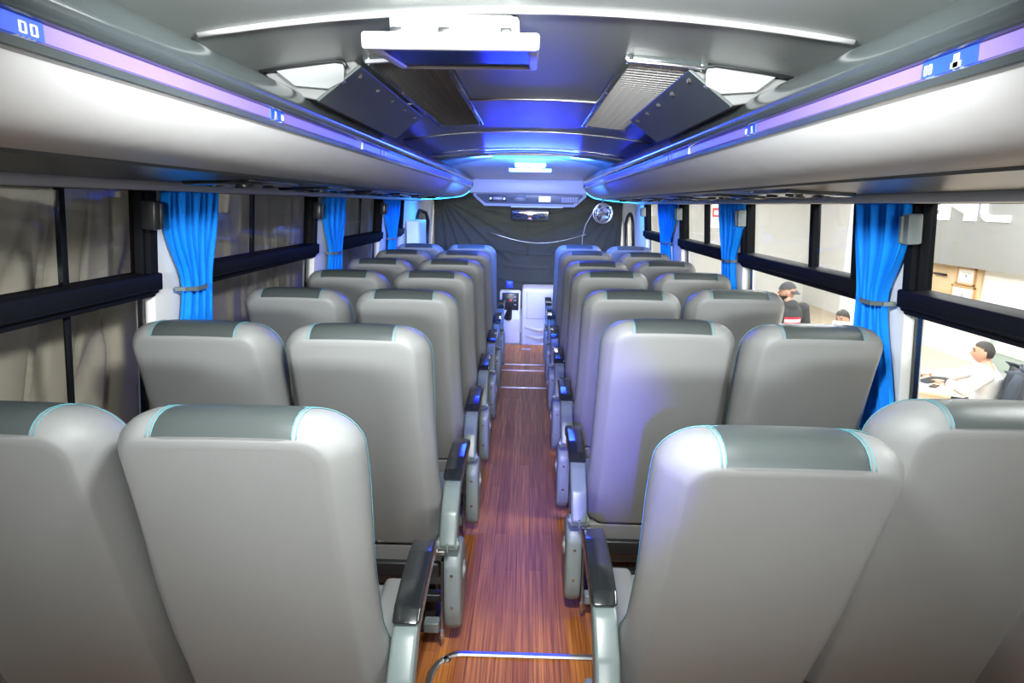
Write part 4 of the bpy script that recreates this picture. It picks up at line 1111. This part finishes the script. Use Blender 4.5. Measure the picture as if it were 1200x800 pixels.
def office_chair(l, lab, rz=PHI, base=None):
    c = thing('office_chair', lab, 'chair', W(l) if base is None else base, 'office chairs'); c.rotation_euler = (0, 0, math.radians(rz))
    bm = BM(); rbox(bm, (-0.24, -0.24, 0.40), (0.24, 0.24, 0.46), 0.025, 3); obj('seat', bm, 'cloth_black', c, 50)
    bm = BM(); grid(bm, 14, 14, lambda u, v: ((u - 0.5) * 0.46, -0.21 - 0.04 * v + 0.05 * (2 * u - 1) ** 2, 0.55 + 0.42 * v))
    o = obj('backrest', bm, 'cloth_black', c, 80); sd = o.modifiers.new('t', 'SOLIDIFY'); sd.thickness = 0.04
    bm = BM(); tube(bm, [(0, -0.05, 0.39), (0, -0.24, 0.40), (0, -0.27, 0.50), (0, -0.27, 0.70)], 0.02, 8); obj('back_support', bm, 'black_plastic', c)
    bm = BM(); cyl(bm, (0, 0, 0.24), 0.028, 0.32, 'Z', 14); obj('gas_column', bm, 'chrome', c)
    for i in range(5):
        a = 2 * PI * i / 5
        bm = BM(); tube(bm, [(0, 0, 0.11), (0.28 * math.cos(a), 0.28 * math.sin(a), 0.075)], [0.026, 0.018], 8); lg = obj('leg', bm, 'black_plastic', c)
        bm = BM(); cyl(bm, (0.28 * math.cos(a), 0.28 * math.sin(a), 0.030), 0.03, 0.04, 'X', 14); obj('caster', bm, 'black_plastic', lg)
    return c
office_chair((0, -0.02, 0), 'black office chair under the seated man, jacket over its back')
j_ = at('jacket', 'dark navy jacket hung over the back of the seated man\'s chair', 'jacket', (0, -0.02, 0))
bm = BM()
def jk(u, v):
    x = (u - 0.5) * (0.52 + 0.06 * v); z = 1.0 - 0.62 * v
    y = -0.275 - 0.03 * math.sin(min(1, v * 3) * PI / 2) + (0.12 + 0.20 * v) * (2 * u - 1) ** 4 + 0.012 * math.sin(u * 26) * v
    if v < 0.06: y += 0.05 * (1 - v / 0.06)
    return (x, y, z)
grid(bm, 40, 30, jk); o = obj('jacket_back', bm, 'cloth_navy', j_, 80); sd = o.modifiers.new('t', 'SOLIDIFY'); sd.thickness = 0.012
for sx in (-1, 1):
    bm = BM(); tube(bm, [(sx * 0.24, -0.23, 0.97), (sx * 0.285, -0.21, 0.88), (sx * 0.30, -0.18, 0.72), (sx * 0.295, -0.16, 0.56), (sx * 0.285, -0.16, 0.45)], [0.04, 0.055, 0.055, 0.05, 0.045], 12)
    obj('sleeve', bm, 'cloth_navy', j_, 60)
bm = BM(); tube(bm, [(-0.13, -0.24, 1.0), (-0.06, -0.27, 1.015), (0.06, -0.27, 1.015), (0.13, -0.24, 1.0)], 0.022, 8); obj('collar', bm, 'cloth_navy', j_, 60)

# standing man in a cap and black hooded sweatshirt
SP = (3.29, 8.02, GZ)
J2 = dict(pelvis=(0, 0, 0.90), waist=(0, 0.0, 1.06), chest=(0, 0.0, 1.24), neck=(0, 0.02, 1.405), skull=(0, 0.035, 1.455),
          shL=(-0.20, 0, 1.31), elL=(-0.26, 0.02, 1.04), wrL=(-0.22, 0.20, 0.93), shR=(0.20, 0, 1.31), elR=(0.27, -0.01, 1.04), wrR=(0.23, 0.17, 0.92),
          hipL=(-0.10, 0, 0.86), knL=(-0.11, 0.01, 0.48), anL=(-0.11, -0.02, 0.085), toeL=(-0.13, 0.13, 0.035),
          hipR=(0.10, 0, 0.86), knR=(0.11, 0.01, 0.48), anR=(0.11, -0.02, 0.085), toeR=(0.13, 0.13, 0.035))
t, top, HM = person(SP, 12, J2, 'person standing in a backwards dark cap and black hooded sweatshirt with red print', 50, 0,
    [((-0.22, 0.20, 0.93), (0.3, 0.8, -0.4), (0.6, 0, -0.6), 1), ((0.23, 0.17, 0.92), (-0.3, 0.8, -0.4), (-0.6, 0, -0.6), -1)], 'cloth_black', 'cloth_black', hood=True)
obj('beard', shell(HM, lambda x, y, z: z < -0.30 and y > -0.15 and z > -1.1 and not (abs(x) < 0.22 and -0.5 < z < -0.40), 0.009), 'hair', t, 180)
cp = shell(HM, lambda x, y, z: z > 0.28 - 0.12 * y, 0.018)
cap = obj('cap', cp, 'cap_grey', t, 180)
bm = BM()
def brim(u, v):
    a = -1.1 + 2.2 * u; r = 1 + 0.42 * v * math.cos((u - 0.5) * 2.2)
    return HM @ Vector((0.088 * math.sin(a) * (1 + 0.1 * v), -0.105 * math.cos(a) * r - 0.0, 0.030 - 0.035 * v - 0.012 * math.cos(a)))
grid(bm, 16, 6, brim); o = obj('cap_brim', bm, 'cap_grey', cap, 80); sd = o.modifiers.new('t', 'SOLIDIFY'); sd.thickness = 0.006
def print_patch(x0, x1, z0, z1, m_, off, nu=10, nv=6):
    bm = BM(); grid(bm, nu, nv, lambda u, v: (x0 + (x1 - x0) * u, -0.30, z0 + (z1 - z0) * v))
    o = obj('back_print', bm, m_, top, 180)
    w_ = o.modifiers.new('w', 'SHRINKWRAP'); w_.target = top; w_.wrap_method = 'PROJECT'; w_.use_project_x = False; w_.use_project_y = True; w_.use_positive_direction = True; w_.use_negative_direction = False; w_.offset = off
print_patch(-0.11, 0.11, 1.13, 1.22, 'print_red', 0.004)
print_patch(-0.11, 0.11, 1.158, 1.192, 'print_white', 0.007)
for x0, x1, z0, z1, mm in ((-0.11, -0.07, 0.95, 1.10, 'print_white'), (-0.055, -0.03, 0.93, 1.11, 'print_white'), (-0.012, 0.03, 0.94, 1.06, 'print_red'), (0.045, 0.065, 0.94, 1.10, 'print_white'), (0.08, 0.105, 0.95, 1.09, 'print_white')):
    print_patch(x0, x1, z0, z1, mm, 0.004)

# third person, mostly behind a white laptop lid
PHI3 = 150; TP = (4.24, 8.55, GZ)
t, top, HM = person(TP, PHI3, J, 'person with dark hair in a dark blue top seated behind a white monitor', -25, -12,
    [((-0.12, 0.335, 0.775), (0.5, 0.85, -0.1), (0.1, 0.1, -1), 1), ((0.13, 0.52, 0.775), (-0.15, 0.97, -0.1), (0, 0.1, -1), -1)], 'cloth_navy', 'cloth_black')
obj('hair', shell(HM, lambda x, y, z: (z > 0.25 + 0.35 * y) if y > 0.1 else ((z > 0.10) if y > -0.2 else z > -0.45), 0.013), 'hair', t, 180)
eyebrows(t, HM)
MP = TP; RM = math.radians(PHI3)
office_chair((0, -0.02, 0), 'black office chair under the person in the dark blue top', PHI3)
d = at('desk', 'white reception desk in front of the person in the dark blue top', 'desk', (0, 0, 0), None, PHI3)
bm = BM(); rbox(bm, (-0.6, 0.27, 0.705), (0.2, 0.85, 0.74), 0.006); obj('desk_top', bm, 'room_white', d)
for x in (-0.58, 0.15):
    bm = BM(); rbox(bm, (x, 0.30, 0.0), (x + 0.03, 0.83, 0.705), 0.003); obj('side_panel', bm, 'room_white', d)
bm = BM(); rbox(bm, (-0.55, 0.80, 0.0), (0.15, 0.83, 0.705), 0.003); obj('front_panel', bm, 'room_white', d)
l_ = at('desk_monitor', 'white backed computer monitor hiding the face of the person in dark blue', 'monitor', (-0.17, 0.60, 0.741), None, PHI3 + 4)
bm = BM(); rbox(bm, (-0.24, -0.015, 0.10), (0.24, 0.015, 0.42), 0.008, 3); obj('monitor_case', bm, 'paper', l_)
bm = BM(); rbox(bm, (-0.228, -0.019, 0.112), (0.228, -0.013, 0.408), 0.002); obj('screen', bm, 'screen_black', l_)
bm = BM(); rbox(bm, (-0.03, 0.012, 0.0), (0.03, 0.03, 0.25), 0.004); rbox(bm, (-0.11, -0.07, 0.0), (0.11, 0.08, 0.014), 0.005); obj('monitor_stand', bm, 'paper', l_)
# ceiling panels of the showroom
for i, (x, y) in enumerate(((3.2, 2.0), (3.2, 6.0), (3.2, 10.0), (6.2, 4.0), (6.2, 8.5), (5.0, 13.5))):
    t = thing('showroom_light', 'bright square ceiling light of the showroom beyond the right windows', 'lamp', (x, y, SC), 'showroom ceiling lights')
    bm = BM(); rbox(bm, (-0.62, -0.62, -0.03), (0.62, 0.62, 0.0), 0.01); obj('housing', bm, 'white_plastic', t)
    bm = BM(); rbox(bm, (-0.58, -0.58, -0.045), (0.58, 0.58, -0.028), 0.005); obj('diffuser', bm, 'lamp_white', t)
    l = bpy.data.lights.new('showroom_lamp', 'AREA'); l.shape = 'SQUARE'; l.size = 1.1; l.energy = SHOWPOWER; l.color = (0.97, 0.99, 1.0)
    o = bpy.data.objects.new('showroom_lamp', l); COL.objects.link(o); o.location = (x, y, SC - 0.06)


# ------------------------------------------------------------------ lights
def area(name, loc, target, sx, sy, power, color, spread=180):
    l = bpy.data.lights.new(name, 'AREA'); l.shape = 'RECTANGLE'; l.size = sx; l.size_y = sy
    l.energy = power; l.color = color; l.spread = math.radians(spread)
    o = bpy.data.objects.new(name, l); COL.objects.link(o); o.location = loc
    d = Vector(target) - Vector(loc); o.rotation_euler = d.to_track_quat('-Z', 'Y').to_euler()
    return o
area('lamp_light', (0.0, -2.95, 1.80), (0.0, 6.0, 1.45), 1.0, 0.28, 27, (0.95, 0.985, 1.0), 40)
area('aisle_lamp_light', (0.0, 0.80, 1.905), (0.0, 2.95, 0.97), 0.28, 0.08, 52, (0.95, 0.985, 1.0))
area('front_lamp_light', (0.03, 5.22, 1.915), (0.03, 6.6, 1.93), 0.9, 0.03, 130, (0.045, 0.18, 1.0))
area('front_lamp_back_light', (0.03, 5.02, 1.92), (0.03, 3.4, 0.9), 0.7, 0.05, 30, (0.012, 0.03, 1.0))
for s in (-1, 1):
    area('rack_end_light', (s * 0.95, 7.0, 1.60), (s * 1.2, 6.9, 1.2), 0.1, 0.2, 6, (0.02, 0.25, 1.0))
area('cab_fill_light', (0.10, 7.05, 1.540), (0.10, 7.23, 0.0), 0.5, 0.04, 9, (0.95, 0.94, 1.0))  # added white fill to brighten the dash and floor end
area('drape_fill_light', (0.0, 7.455, 1.615), (0.0, 8.4, 1.0), 1.1, 0.03, 7, (0.95, 0.97, 1.0))  # added fill, hidden behind the console, to brighten the windscreen drape
def spot(name, loc, target, power, color, ang, blend, size):
    l = bpy.data.lights.new(name, 'SPOT'); l.energy = power; l.color = color; l.spot_size = math.radians(ang); l.spot_blend = blend; l.shadow_soft_size = size
    o = bpy.data.objects.new(name, l); COL.objects.link(o); o.location = loc
    d = Vector(target) - Vector(loc); o.rotation_euler = d.to_track_quat('-Z', 'Y').to_euler()
spot('blue_spot', (-0.10, -1.0, 1.76), (0.12, 2.05, 0.85), 1250, (0.09, 0.06, 1.0), 16.0, 0.75, 0.02)

w = bpy.data.worlds.new('world'); scene.world = w; w.use_nodes = True
w.node_tree.nodes['Background'].inputs['Color'].default_value = (0.9, 0.95, 1.0, 1)
w.node_tree.nodes['Background'].inputs['Strength'].default_value = 0.25
scene.view_settings.view_transform = 'Standard'; scene.view_settings.look = 'None'
scene.view_settings.gamma = 1; scene.view_settings.use_curve_mapping = False
scene.view_settings.exposure = -0.12
